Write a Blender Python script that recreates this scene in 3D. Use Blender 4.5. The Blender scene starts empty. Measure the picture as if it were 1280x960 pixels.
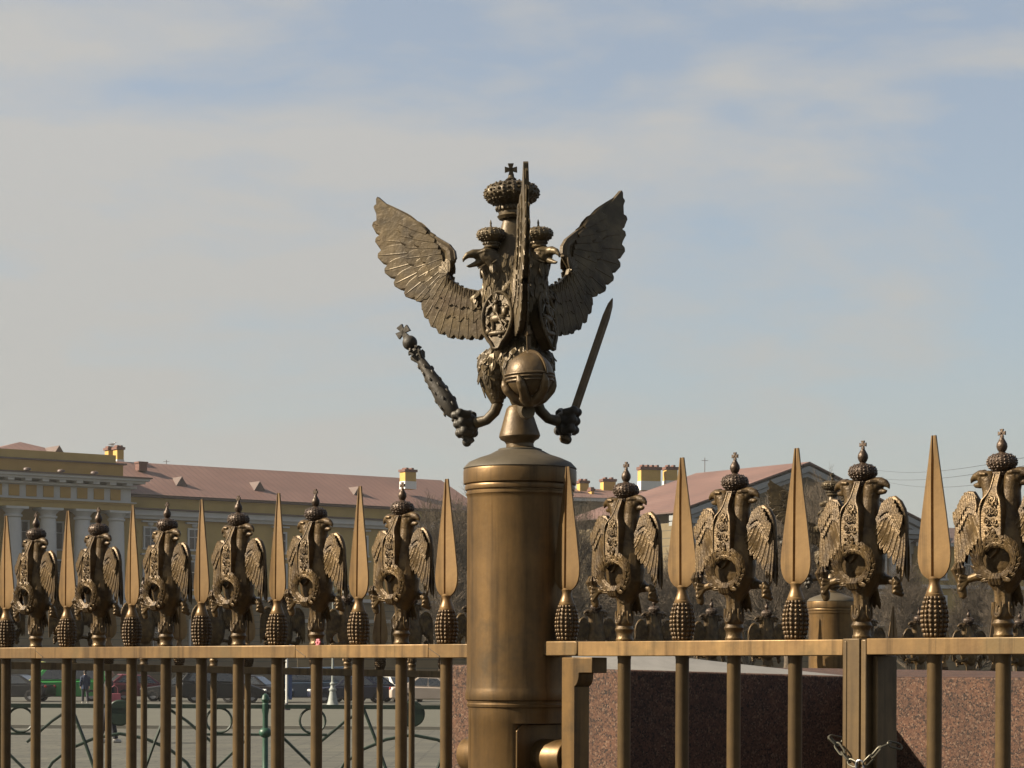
import bpy, bmesh, math, random
from math import sin, cos, pi, radians, atan2, sqrt
from mathutils import Vector, Matrix
R_ = random.Random(7)
SC = bpy.context.scene
COL = SC.collection
F = 3000.0            # focal length in pixels of the 1280 px wide photograph
HY = 838.0            # horizon row
EYE = 1.76
ROLL = 0.004

def P(px, py, d):
    """world point at depth d behind pixel (px,py) of the 1280x960 photograph"""
    u = (px - 640) / F; v = (HY - py) / F
    c, s = cos(ROLL), sin(ROLL)
    return Vector(((u*c - v*s)*d, d, EYE + (u*s + v*c)*d))
def PX(px, d): return (px - 640) / F * d

# ------------------------------------------------------------------ mesh helper
class MB:
    def __init__(s): s.v = []; s.f = []
    def add(s, vs, fs, M=None):
        o = len(s.v)
        s.v += [tuple(M @ Vector(p)) for p in vs] if M is not None else [tuple(p) for p in vs]
        s.f += [tuple(i + o for i in f) for f in fs]
        return s
    def merge(s, other, M=None): return s.add(other.v, other.f, M)
    def box(s, c, size, rz=0.0, M=None):
        x, y, z = size[0]/2, size[1]/2, size[2]/2
        vs = [(-x,-y,-z),(x,-y,-z),(x,y,-z),(-x,y,-z),(-x,-y,z),(x,-y,z),(x,y,z),(-x,y,z)]
        fs = [(0,3,2,1),(4,5,6,7),(0,1,5,4),(1,2,6,5),(2,3,7,6),(3,0,4,7)]
        T = Matrix.Translation(c) @ Matrix.Rotation(rz, 4, 'Z')
        return s.add(vs, fs, (M @ T) if M is not None else T)
    def lathe(s, prof, n=32, M=None, fn=None, cap=True):
        vs = []; fs = []
        for (r, z) in prof:
            for k in range(n):
                a = 2*pi*k/n
                rr = r if fn is None else fn(r, z, a)
                vs.append((rr*cos(a), rr*sin(a), z))
        m = len(prof)
        for i in range(m-1):
            for k in range(n):
                k2 = (k+1) % n
                fs.append((i*n+k, i*n+k2, (i+1)*n+k2, (i+1)*n+k))
        if cap:
            fs.append(tuple(reversed(range(n)))); fs.append(tuple(range((m-1)*n, m*n)))
        return s.add(vs, fs, M)
    def ell(s, c, r, n=12, m=8, M=None):
        if not hasattr(r, '__len__'): r = (r, r, r)
        vs = [(0,0,-1)]; fs = []
        for i in range(1, m):
            t = -pi/2 + pi*i/m
            for k in range(n):
                a = 2*pi*k/n
                vs.append((cos(t)*cos(a), cos(t)*sin(a), sin(t)))
        vs.append((0,0,1))
        for k in range(n):
            fs.append((0, 1+(k+1)%n, 1+k))
            for i in range(m-2):
                a = 1+i*n
                fs.append((a+k, a+(k+1)%n, a+n+(k+1)%n, a+n+k))
            fs.append((1+(m-2)*n+k, 1+(m-2)*n+(k+1)%n, len(vs)-1))
        T = Matrix.Translation(c) @ Matrix.Diagonal((r[0], r[1], r[2], 1))
        return s.add(vs, fs, (M @ T) if M is not None else T)
    def tube(s, pts, rad, n=8, closed=False, M=None, flat=1.0):
        pts = [Vector(p) for p in pts]
        if not hasattr(rad, '__len__'): rad = [rad]*len(pts)
        N = len(pts); vs = []; fs = []
        ref = None
        for i, p in enumerate(pts):
            a = pts[(i-1) % N] if (closed or i > 0) else p
            b = pts[(i+1) % N] if (closed or i < N-1) else p
            t = (b - a)
            if t.length < 1e-9: t = Vector((0,0,1))
            t.normalize()
            if ref is None:
                ref = Vector((0,0,1)) if abs(t.z) < 0.9 else Vector((0,1,0))
            x = ref - t*ref.dot(t)
            if x.length < 1e-5: x = t.orthogonal()
            x.normalize(); y = t.cross(x); ref = x
            for k in range(n):
                an = 2*pi*k/n
                vs.append(p + x*(cos(an)*rad[i]) + y*(sin(an)*rad[i]*flat))
        for i in range(N if closed else N-1):
            j = (i+1) % N
            for k in range(n):
                k2 = (k+1) % n
                fs.append((i*n+k, i*n+k2, j*n+k2, j*n+k))
        if not closed:
            fs.append(tuple(reversed(range(n)))); fs.append(tuple(range((N-1)*n, N*n)))
        return s.add(vs, fs, M)
    def prism(s, poly, y0, y1, M=None):
        """polygon in x,z extruded along y (ccw seen from -y)"""
        n = len(poly)
        vs = [(x, y0, z) for x, z in poly] + [(x, y1, z) for x, z in poly]
        fs = [tuple(range(n)), tuple(reversed(range(n, 2*n)))]
        for i in range(n):
            j = (i+1) % n
            fs.append((i, i+n, j+n, j))
        return s.add(vs, fs, M)
    def loft(s, rings, M=None, cap=True):
        n = len(rings[0]); vs = [p for r in rings for p in r]; fs = []
        for i in range(len(rings)-1):
            for k in range(n):
                k2 = (k+1) % n
                fs.append((i*n+k, i*n+k2, (i+1)*n+k2, (i+1)*n+k))
        if cap:
            fs.append(tuple(reversed(range(n)))); fs.append(tuple(range((len(rings)-1)*n, len(rings)*n)))
        return s.add(vs, fs, M)
    def ering(s, c, rx, ry, n=16):
        return [(c[0]+rx*cos(2*pi*k/n), c[1]+ry*sin(2*pi*k/n), c[2]) for k in range(n)]
    def feather(s, root, tip, w, nrm, th=0.004, curl=0.0, bend=0.0, M=None, rows=8, point=0.35):
        root = Vector(root); tip = Vector(tip); nrm = Vector(nrm).normalized()
        d = tip - root; L = d.length
        if L < 1e-6: return s
        d = d / L
        nrm = (nrm - d*nrm.dot(d)).normalized()
        side = d.cross(nrm)
        vs = []; fs = []
        for i in range(rows):
            t = i/(rows-1)
            ww = w*(0.55 + 0.45*min(1, t*3))
            if t > 1-point:
                q = (t-(1-point))/point
                ww *= sqrt(max(0.05, 1-q*q))
            c = root + d*(L*t) + nrm*(curl*t*t) + side*(bend*sin(pi*t*0.5)*t)
            tt = th*(1.0 - 0.3*t)
            for (a, h) in ((-1, 0), (-.80, .60), (-.08, .64), (0, .86), (.08, .64), (.80, .60), (1, 0), (0, -.3)):
                vs.append(c + side*(a*ww/2) + nrm*(h*tt))
        m = 8
        for i in range(rows-1):
            for k in range(m):
                k2 = (k+1) % m
                fs.append((i*m+k, (i+1)*m+k, (i+1)*m+k2, i*m+k2))
        fs.append(tuple(range(m))); fs.append(tuple(reversed(range((rows-1)*m, rows*m))))
        return s.add(vs, fs, M)
    def mesh(s, name, mat=None, angle=35):
        me = bpy.data.meshes.new(name)
        me.from_pydata(s.v, [], s.f)
        me.validate()
        bm = bmesh.new(); bm.from_mesh(me)
        bmesh.ops.recalc_face_normals(bm, faces=bm.faces)
        bm.to_mesh(me); bm.free()
        me.polygons.foreach_set('use_smooth', [True]*len(me.polygons))
        me.set_sharp_from_angle(angle=radians(angle))
        if mat: me.materials.append(mat)
        return me
    def build(s, name, mat=None, parent=None, loc=(0,0,0), rz=0.0, angle=35, bevel=0.0):
        o = bpy.data.objects.new(name, s.mesh(name, mat, angle))
        COL.objects.link(o); o.parent = parent
        o.location = loc; o.rotation_euler = (0, 0, rz)
        if bevel:
            b = o.modifiers.new('bevel', 'BEVEL'); b.width = bevel; b.segments = 2
            b.limit_method = 'ANGLE'; b.angle_limit = radians(40)
        return o

def remesh(mb, vox, name, mat, smooth=2):
    me = mb.mesh('tmp'); o = bpy.data.objects.new('tmp', me); COL.objects.link(o)
    m = o.modifiers.new('r', 'REMESH'); m.mode = 'VOXEL'; m.voxel_size = vox; m.use_smooth_shade = True
    if smooth:
        k = o.modifiers.new('s', 'SMOOTH'); k.factor = 0.5; k.iterations = smooth
    dg = bpy.context.evaluated_depsgraph_get(); dg.update()
    ev = o.evaluated_get(dg)
    out = bpy.data.meshes.new_from_object(ev)
    out.name = name
    bpy.data.objects.remove(o)
    out.materials.clear(); out.materials.append(mat)
    out.polygons.foreach_set('use_smooth', [True]*len(out.polygons))
    return out
def link(name, me, parent=None, loc=(0,0,0), rz=0.0):
    o = bpy.data.objects.new(name, me); COL.objects.link(o); o.parent = parent
    o.location = loc; o.rotation_euler = (0,0,rz); return o
def tag(o, label, cat, group=None, kind=None):
    o['label'] = label; o['category'] = cat
    if group: o['group'] = group
    if kind: o['kind'] = kind
    return o
def thing(name, label, cat, loc=(0,0,0), rz=0.0, group=None):
    o = bpy.data.objects.new(name, None); COL.objects.link(o)
    o.location = loc; o.rotation_euler = (0,0,rz); o.empty_display_size = .2
    return tag(o, label, cat, group)
def struct(o): o['kind'] = 'structure'; return o
def copy_tree(o, parent=None):
    c = o.copy(); COL.objects.link(c); c.parent = parent
    for ch in list(o.children): copy_tree(ch, c)
    return c

# ------------------------------------------------------------------ materials
def new_mat(name):
    m = bpy.data.materials.new(name); m.use_nodes = True
    nt = m.node_tree; b = nt.nodes['Principled BSDF']
    return m, nt, b
def N(nt, t, **kw):
    n = nt.nodes.new(t)
    for k, v in kw.items():
        if k in ('inp',):
            for a, b in v.items(): n.inputs[a].default_value = b
        else: setattr(n, k, v)
    return n
def c4(c): return (c[0], c[1], c[2], 1)
def coords(nt, scale=(1,1,1), obj=True):
    tc = N(nt, 'ShaderNodeTexCoord'); mp = N(nt, 'ShaderNodeMapping')
    mp.inputs['Scale'].default_value = scale
    nt.links.new(tc.outputs['Object' if obj else 'Generated'], mp.inputs['Vector'])
    return mp.outputs['Vector']
def ramp(nt, fac, stops):
    r = N(nt, 'ShaderNodeValToRGB')
    while len(r.color_ramp.elements) < len(stops): r.color_ramp.elements.new(0.5)
    for e, (p, c) in zip(r.color_ramp.elements, stops):
        e.position = p; e.color = c4(c) if hasattr(c, '__len__') else (c, c, c, 1)
    nt.links.new(fac, r.inputs['Fac']); return r.outputs['Color']
def noise(nt, vec, scale, detail=4, rough=0.55):
    n = N(nt, 'ShaderNodeTexNoise'); n.inputs['Scale'].default_value = scale
    n.inputs['Detail'].default_value = detail; n.inputs['Roughness'].default_value = rough
    nt.links.new(vec, n.inputs['Vector']); return n.outputs['Fac']
def bump(nt, b, h, strength, dist):
    n = N(nt, 'ShaderNodeBump'); n.inputs['Strength'].default_value = strength; n.inputs['Distance'].default_value = dist
    nt.links.new(h, n.inputs['Height']); nt.links.new(n.outputs['Normal'], b.inputs['Normal']); return n
def mixc(nt, fac, a, b, mode='MIX'):
    n = N(nt, 'ShaderNodeMix', data_type='RGBA', blend_type=mode)
    for s, v in (('Factor', fac), ('A', a), ('B', b)):
        i = n.inputs[0] if s == 'Factor' else n.inputs[6 if s == 'A' else 7]
        if hasattr(v, 'is_linked') or isinstance(v, bpy.types.NodeSocket): nt.links.new(v, i)
        else: i.default_value = v if s == 'Factor' else c4(v)
    return n.outputs[2]
def plain(name, col, rough=0.7, metal=0.0, var=0.25, scale=3.0, bmp=0.0, bscale=40, bdist=.01, spec=0.4):
    m, nt, b = new_mat(name)
    v = coords(nt)
    f = noise(nt, v, scale, 5, .6)
    lo = [c*(1-var) for c in col]; hi = [min(1, c*(1+var)) for c in col]
    nt.links.new(ramp(nt, f, [(.3, lo), (.7, hi)]), b.inputs['Base Color'])
    b.inputs['Roughness'].default_value = rough; b.inputs['Metallic'].default_value = metal
    b.inputs['Specular IOR Level'].default_value = spec
    if bmp: bump(nt, b, noise(nt, v, bscale, 4), bmp, bdist)
    return m
def bronze(name, dark, light, metal, rough, scale=14, streak=True, bmp=.25, bscale=90, bdist=.004, bias=(.32,.68), extra=None):
    m, nt, b = new_mat(name)
    v = coords(nt)
    f1 = noise(nt, v, scale, 6, .62)
    if streak:
        v2 = coords(nt, (1, 1, .12)); f2 = noise(nt, v2, scale*2.2, 4, .6)
        mx = N(nt, 'ShaderNodeMath', operation='ADD'); nt.links.new(f1, mx.inputs[0]); nt.links.new(f2, mx.inputs[1])
        hf = N(nt, 'ShaderNodeMath', operation='MULTIPLY'); nt.links.new(mx.outputs[0], hf.inputs[0]); hf.inputs[1].default_value = .5
        f1 = hf.outputs[0]
    mid = [(a+c)/2 for a, c in zip(dark, light)]
    colr = ramp(nt, f1, [(bias[0], dark), ((bias[0]+bias[1])/2, mid), (bias[1], light)])
    oi = N(nt, 'ShaderNodeObjectInfo')
    colr = mixc(nt, 1.0, colr, ramp(nt, oi.outputs['Random'], [(0, .80), (1, 1.16)]), 'MULTIPLY')
    if extra:
        f3 = noise(nt, v, scale*.45, 5, .7)
        colr = mixc(nt, ramp(nt, f3, [(.52, 0.0), (.66, .75)]), colr, extra)
    if streak:
        f4 = noise(nt, coords(nt, (1,1,.035)), 26, 5, .6)
        colr = mixc(nt, 1.0, colr, ramp(nt, f4, [(.36, .62), (.47, 1.0), (.60, 1.0), (.72, 1.14)]), 'MULTIPLY')
    nt.links.new(colr, b.inputs['Base Color'])
    b.inputs['Metallic'].default_value = metal
    b.inputs['Specular IOR Level'].default_value = .35
    rr = N(nt, 'ShaderNodeMapRange'); nt.links.new(f1, rr.inputs[0])
    rr.inputs['From Min'].default_value = .3; rr.inputs['From Max'].default_value = .7
    rr.inputs['To Min'].default_value = rough+.08; rr.inputs['To Max'].default_value = rough-.06
    nt.links.new(rr.outputs[0], b.inputs['Roughness'])
    if bmp: bump(nt, b, noise(nt, v, bscale, 5, .6), bmp, bdist)
    return m
MAT = {}
MAT['polished'] = bronze('polished_bronze', (0.088,0.050,0.019), (0.194,0.118,0.0475), .40, .42, 11, True, .14, 120, .002, (.34,.62), (.105,.072,.032))
MAT['bar'] = bronze('bar_bronze', (0.058,0.0365,0.0155), (0.108,0.0695,0.0295), .35, .46, 16, True, .15, 120, .002, (.34,.64))
MAT['cannon'] = bronze('cannon_bronze', (0.064,0.038,0.0145), (0.160,0.093,0.034), .55, .43, 7, True, .14, 60, .003, (.36,.64), (0.051,0.03655,0.0204))
MAT['capm'] = bronze('cap_bronze', (0.0504,0.04032,0.02592), (0.0828,0.06624,0.0432), .2, .6, 9, False, .2, 80, .003)
MAT['eagle'] = bronze('eagle_bronze', (0.036,0.022,0.0095), (0.112,0.070,0.026), .40, .42, 24, False, .4, 170, .004, (.36,.66))
MAT['crown'] = bronze('crown_bronze', (0.02772,0.01782,0.01254), (0.0693,0.04356,0.02508), .4, .42, 30, False, .5, 150, .004)
MAT['cone'] = bronze('cone_bronze', (0.04464,0.02736,0.01296), (0.09,0.05616,0.02448), .45, .40, 30, False, .2, 150, .002)
MAT['statue'] = bronze('statue_bronze', (0.034,0.0245,0.0130), (0.104,0.0745,0.0360), .36, .46, 13, False, .32, 50, .006, (.34,.68), (0.05148,0.033,0.01716))
MAT['statue_dark'] = bronze('statue_dark_bronze', (0.024,0.021,0.0165), (0.052,0.043,0.031), .22, .52, 16, False, .3, 90, .005, (.35,.7))
MAT['orb'] = bronze('orb_bronze', (0.052,0.0335,0.0155), (0.102,0.067,0.0300), .35, .45, 16, False, .3, 90, .004, (.35,.7))
def granite():
    m, nt, b = new_mat('red_granite'); v = coords(nt)
    vo = N(nt, 'ShaderNodeTexVoronoi'); vo.inputs['Scale'].default_value = 165; nt.links.new(v, vo.inputs['Vector'])
    sep = N(nt, 'ShaderNodeSeparateColor'); nt.links.new(vo.outputs['Color'], sep.inputs[0])
    c1 = ramp(nt, sep.outputs[0], [(.0, (.010,.006,.0045)), (.22, (.026,.013,.0085)), (.45, (.058,.027,.0155)), (.8, (.073,.036,.0205)), (1, (.115,.074,.050))])
    f = noise(nt, v, 9, 4); c2 = ramp(nt, f, [(.35, (.75,.75,.75)), (.65, (1.15,1.12,1.08))])
    vo2 = N(nt, 'ShaderNodeTexVoronoi'); vo2.inputs['Scale'].default_value = 55; nt.links.new(v, vo2.inputs['Vector'])
    sp2 = N(nt, 'ShaderNodeSeparateColor'); nt.links.new(vo2.outputs['Color'], sp2.inputs[0])
    c3 = mixc(nt, ramp(nt, sp2.outputs[1], [(.80, 0.0), (.84, .45)]), c1, (.078,.036,.0205))
    nt.links.new(mixc(nt, 1.0, c3, c2, 'MULTIPLY'), b.inputs['Base Color'])
    b.inputs['Roughness'].default_value = .72; b.inputs['Specular IOR Level'].default_value = .25
    bump(nt, b, sep.outputs[1], .5, .004)
    return m
MAT['granite'] = granite()
MAT['coping'] = plain('grey_coping', (0.136,0.1292,0.119), .8, 0, .12, 12, .3, 60, .004)
MAT['chain'] = plain('steel_chain', (0.085,0.078,0.058), .45, .7, .3, 40)
MAT['lock'] = plain('padlock_steel', (0.19,0.195,0.21), .3, .8, .15, 30)
MAT['lock_dark'] = plain('padlock_dark', (0.0204,0.0238,0.034), .4, 0)
MAT['green'] = plain('green_paint', (0.00816,0.01904,0.01088), .4, 0, .3, 12)
MAT['green_light'] = plain('green_paint_post', (0.012,0.045,0.026), .45, 0, .3, 12)
MAT['stucco'] = plain('ochre_stucco', (0.29,0.178,0.046), .9, 0, .14, .5)
MAT['stucco2'] = plain('pale_ochre_stucco', (0.30,0.212,0.070), .9, 0, .14, .5)
MAT['white'] = plain('white_plaster', (0.37,0.37,0.36), .9, 0, .10, .7)
MAT['whitebright'] = plain('white_paint', (0.51,0.5032,0.476), .7, 0, .05, 1)
MAT['ochre_bright'] = plain('chimney_ochre', (0.3944,0.2516,0.068), .9, 0, .12, 1)
MAT['roof'] = plain('red_roof', (0.153,0.08024,0.0646), .62, 0, .12, .35)
def roofing():
    m, nt, b = new_mat('red_sheet_roof'); v = coords(nt)
    sp = N(nt, 'ShaderNodeSeparateXYZ'); nt.links.new(v, sp.inputs[0])
    ad = N(nt, 'ShaderNodeMath', operation='ADD'); nt.links.new(sp.outputs['X'], ad.inputs[0]); ad.inputs[1].default_value = 200
    md = N(nt, 'ShaderNodeMath', operation='MODULO'); nt.links.new(ad.outputs[0], md.inputs[0]); md.inputs[1].default_value = .66
    lt = N(nt, 'ShaderNodeMath', operation='LESS_THAN'); nt.links.new(md.outputs[0], lt.inputs[0]); lt.inputs[1].default_value = .09
    c = ramp(nt, noise(nt, v, .22, 6, .65), [(.3, (.092,.049,.038)), (.5, (.118,.062,.048)), (.7, (.142,.078,.061))])
    k = N(nt, 'ShaderNodeMath', operation='MULTIPLY'); nt.links.new(lt.outputs[0], k.inputs[0]); k.inputs[1].default_value = .8
    nt.links.new(mixc(nt, k.outputs[0], c, (.06,.035,.03)), b.inputs['Base Color']); b.inputs['Roughness'].default_value = .65
    return m
MAT['roof'] = roofing()
MAT['roof_dark'] = plain('brown_metal', (0.068,0.04216,0.034), .6, 0, .2, 1)
MAT['brick'] = plain('red_brick_cap', (0.10,0.045,0.034), .8, 0, .25, 3)
MAT['pane'] = plain('window_pane', (0.0238,0.0272,0.034), .15, 0, .4, 1, spec=.6)
MAT['curtain'] = plain('blue_glass', (0.0204,0.0408,0.0884), .2, 0, .3, 1, spec=.5)
MAT['zinc'] = plain('grey_fascia', (0.204,0.2108,0.2108), .7, 0, .1, .5)
MAT['bark'] = plain('bark', (0.070,0.053,0.036), .95, 0, .3, 6)  # bark tone lightened, some distance haze is put into the colour
MAT['iron'] = plain('lamp_grey', (0.1768,0.1904,0.1768), .6, 0, .2, 6)
MAT['tyre'] = plain('tyre_rubber', (0.00816,0.00816,0.00884), .85, 0, .2, 10)
MAT['rim'] = plain('wheel_rim', (0.2584,0.2584,0.272), .35, .7, .15, 10)
MAT['carglass'] = plain('car_glass', (0.0204,0.0238,0.02856), .08, 0, .2, 1, spec=.8)
MAT['lamp'] = plain('headlight', (0.51,0.51,0.4896), .15, 0, .05, 1, spec=.8)
MAT['tail'] = plain('tail_light', (0.204,0.0136,0.0136), .25, 0, .1, 1)
MAT['skin'] = plain('skin', (0.2856,0.1768,0.1292), .6)
MAT['cloth'] = plain('black_cloth', (0.01088,0.01088,0.0136), .85)
MAT['jeans'] = plain('dark_jeans', (0.0136,0.01496,0.02176), .85)
MAT['hair'] = plain('dark_hair', (0.0136,0.00952,0.0068), .7)
MAT['shoe'] = plain('pale_shoe', (0.2856,0.272,0.2516), .6)
MAT['pink'] = plain('pink_bag', (0.34,0.0952,0.1156), .5)
MAT['globe'] = plain('milk_glass', (0.4216,0.408,0.374), .3)
MAT['gull'] = plain('white_feathers', (0.442,0.442,0.4488), .8)
MAT['gullgrey'] = plain('grey_feathers', (0.136,0.1428,0.1564), .8)
MAT['pinktag'] = plain('pink_ribbon', (0.4216,0.1156,0.136), .6)
def rustic():
    m, nt, b = new_mat('rusticated_wall')
    tc = N(nt, 'ShaderNodeTexCoord'); v = tc.outputs['Object']
    sp = N(nt, 'ShaderNodeSeparateXYZ'); nt.links.new(v, sp.inputs[0])
    md = N(nt, 'ShaderNodeMath', operation='MODULO'); nt.links.new(sp.outputs['Z'], md.inputs[0]); md.inputs[1].default_value = .62
    gt = N(nt, 'ShaderNodeMath', operation='LESS_THAN'); nt.links.new(md.outputs[0], gt.inputs[0]); gt.inputs[1].default_value = .07
    f = noise(nt, v, .8, 5)
    c = ramp(nt, f, [(.3, (.095,.072,.038)), (.7, (.135,.104,.055))])
    nt.links.new(mixc(nt, gt.outputs[0], c, (.06,.05,.034)), b.inputs['Base Color'])
    b.inputs['Roughness'].default_value = .9
    return m
MAT['rustic'] = rustic()
def paving(name, a, c, bw, bh, sc):
    m, nt, b = new_mat(name); v = coords(nt, (1,1,1))
    br = N(nt, 'ShaderNodeTexBrick'); nt.links.new(v, br.inputs['Vector'])
    br.inputs['Scale'].default_value = sc; br.inputs['Color1'].default_value = c4(a); br.inputs['Color2'].default_value = c4(c)
    br.inputs['Mortar'].default_value = c4([q*.45 for q in a]); br.inputs['Mortar Size'].default_value = .03
    br.inputs['Brick Width'].default_value = bw; br.inputs['Row Height'].default_value = bh
    f = noise(nt, v, .35, 6, .65)
    k = mixc(nt, 1.0, br.outputs['Color'], ramp(nt, f, [(.3, (.78,.78,.78)), (.7, (1.12,1.1,1.06))]), 'MULTIPLY')
    f2 = noise(nt, coords(nt, (.10, 1.1, 1)), .9, 7, .75)
    k = mixc(nt, 1.0, k, ramp(nt, f2, [(.36, (.60,.60,.60)), (.52, (1,1,1)), (.66, (1.25,1.24,1.2))]), 'MULTIPLY')
    nt.links.new(k, b.inputs['Base Color']); b.inputs['Roughness'].default_value = .9
    bump(nt, b, br.outputs['Fac'], -.3, .02)
    return m
MAT['paving'] = paving('stone_paving', (.041,.040,.029), (.062,.060,.044), .9, .42, 1.0)
MAT['road'] = plain('worn_asphalt', (0.058,0.057,0.042), .92, 0, .10, .4, .2, 25, .01)
MAT['kerb'] = plain('kerb_stone', (0.136,0.1292,0.1054), .85, 0, .15, 2)

# ------------------------------------------------------------------ camera
cam = bpy.data.cameras.new('camera'); camo = bpy.data.objects.new('camera', cam); COL.objects.link(camo)
cam.sensor_width = 36; cam.lens = F/1280*36; cam.clip_start = .1; cam.clip_end = 6000
cam.shift_y = (HY-480)/1280
c, s = cos(ROLL), sin(ROLL)
camo.matrix_world = Matrix(((c, -s, 0, 0), (0, 0, -1, 0), (s, c, 0, EYE), (0, 0, 0, 1)))
SC.camera = camo

# ------------------------------------------------------------------ light
SUN_EL = radians(33); SUN_AZ = radians(-96)      # azimuth from +Y towards +X
sd = Vector((sin(SUN_AZ)*cos(SUN_EL), cos(SUN_AZ)*cos(SUN_EL), sin(SUN_EL)))
sl = bpy.data.lights.new('sun', 'SUN'); sl.energy = 5.0; sl.angle = radians(.6); sl.color = (1, .875, .69)
so = bpy.data.objects.new('sun', sl); COL.objects.link(so)
so.rotation_euler = (-sd).to_track_quat('-Z', 'Y').to_euler(); so.location = (-20, 0, 30)
SKY_OFF = (11.1, 2.0, .2)
W = bpy.data.worlds.new('World'); SC.world = W; W.use_nodes = True
nt = W.node_tree; bg = nt.nodes['Background']; bg.inputs['Strength'].default_value = .05
sky = N(nt, 'ShaderNodeTexSky'); sky.sky_type = 'NISHITA'; sky.sun_disc = False
sky.sun_elevation = SUN_EL; sky.sun_rotation = SUN_AZ % (2*pi)
sky.air_density = 1.0; sky.dust_density = 2.2; sky.ozone_density = 1.0; sky.altitude = 0
# thin high cloud: one fbm layer seen in perspective on a flat cloud deck
tc = N(nt, 'ShaderNodeTexCoord'); sp = N(nt, 'ShaderNodeSeparateXYZ'); nt.links.new(tc.outputs['Generated'], sp.inputs[0])
mp = N(nt, 'ShaderNodeMapping'); nt.links.new(tc.outputs['Generated'], mp.inputs[0])
mp.inputs['Rotation'].default_value = (0, radians(13), 0); mp.inputs['Scale'].default_value = (2.6, 2.6, 9.0); mp.inputs['Location'].default_value = SKY_OFF
def fbm(scale, det, rough, dist):
    n = N(nt, 'ShaderNodeTexNoise'); n.inputs['Scale'].default_value = scale; n.inputs['Detail'].default_value = det
    n.inputs['Roughness'].default_value = rough; n.inputs['Distortion'].default_value = dist
    nt.links.new(mp.outputs[0], n.inputs['Vector']); return n.outputs['Fac']
n1 = fbm(1.35, 8, .52, .55); n2 = fbm(5.0, 6, .6, .3)
nm = N(nt, 'ShaderNodeMath', operation='MULTIPLY_ADD'); nt.links.new(n2, nm.inputs[0]); nm.inputs[1].default_value = .34; nt.links.new(n1, nm.inputs[2])
ex = N(nt, 'ShaderNodeMath', operation='MULTIPLY_ADD'); nt.links.new(sp.outputs['X'], ex.inputs[0]); ex.inputs[1].default_value = -.34; nt.links.new(nm.outputs[0], ex.inputs[2])
clf = ramp(nt, ex.outputs[0], [(.575, .32), (.67, .66), (.77, 1.0)])
# the veil is denser towards the horizon
vz = N(nt, 'ShaderNodeMapRange'); nt.links.new(sp.outputs['Z'], vz.inputs[0]); vz.inputs['From Min'].default_value = .02; vz.inputs['From Max'].default_value = .20
vz.inputs['To Min'].default_value = .88; vz.inputs['To Max'].default_value = 0.0
mx2 = N(nt, 'ShaderNodeMath', operation='MAXIMUM'); nt.links.new(clf, mx2.inputs[0]); nt.links.new(vz.outputs[0], mx2.inputs[1])
gz = N(nt, 'ShaderNodeMapRange'); nt.links.new(sp.outputs['Z'], gz.inputs[0]); gz.inputs['From Min'].default_value = .0; gz.inputs['From Max'].default_value = .22
ccol = mixc(nt, gz.outputs[0], (3.12, 3.16, 2.98), (3.62, 3.64, 3.58))
fin = mixc(nt, mx2.outputs[0], sky.outputs[0], ccol)
nt.links.new(fin, bg.inputs['Color'])
SC.view_settings.view_transform = 'Standard'; SC.view_settings.look = 'None'
SC.view_settings.exposure = 1.5; SC.view_settings.gamma = 1; SC.view_settings.use_curve_mapping = False
SC.cycles.use_denoising = True
SC.cycles.max_bounces = 6

# ------------------------------------------------------------------ setting
g = MB(); g.add([(-900,-60,0),(900,-60,0),(900,1500,0),(-900,1500,0)], [(0,1,2,3)])
struct(g.build('ground', MAT['paving']))
r = MB(); r.add([(-400,71,.004),(400,71,.004),(400,118,.004),(-400,118,.004)], [(0,1,2,3)])
struct(r.build('road', MAT['road']))
MAT['setts'] = paving('dark_setts', (.030,.028,.025), (.045,.042,.037), .22, .16, 1.0)
tr_ = MB(); tr_.add([(-45,-40,.004),(45,-40,.004),(45,37,.004),(-45,37,.004)], [(0,1,2,3)]); struct(tr_.build('bounce_cut_paving', MAT['setts']))  # unseen paving, added dark to cut bounce light onto the bronze
k = MB(); k.box((0,70.85,.05),(800,.3,.1)); struct(k.build('kerb', MAT['kerb']))

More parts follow.
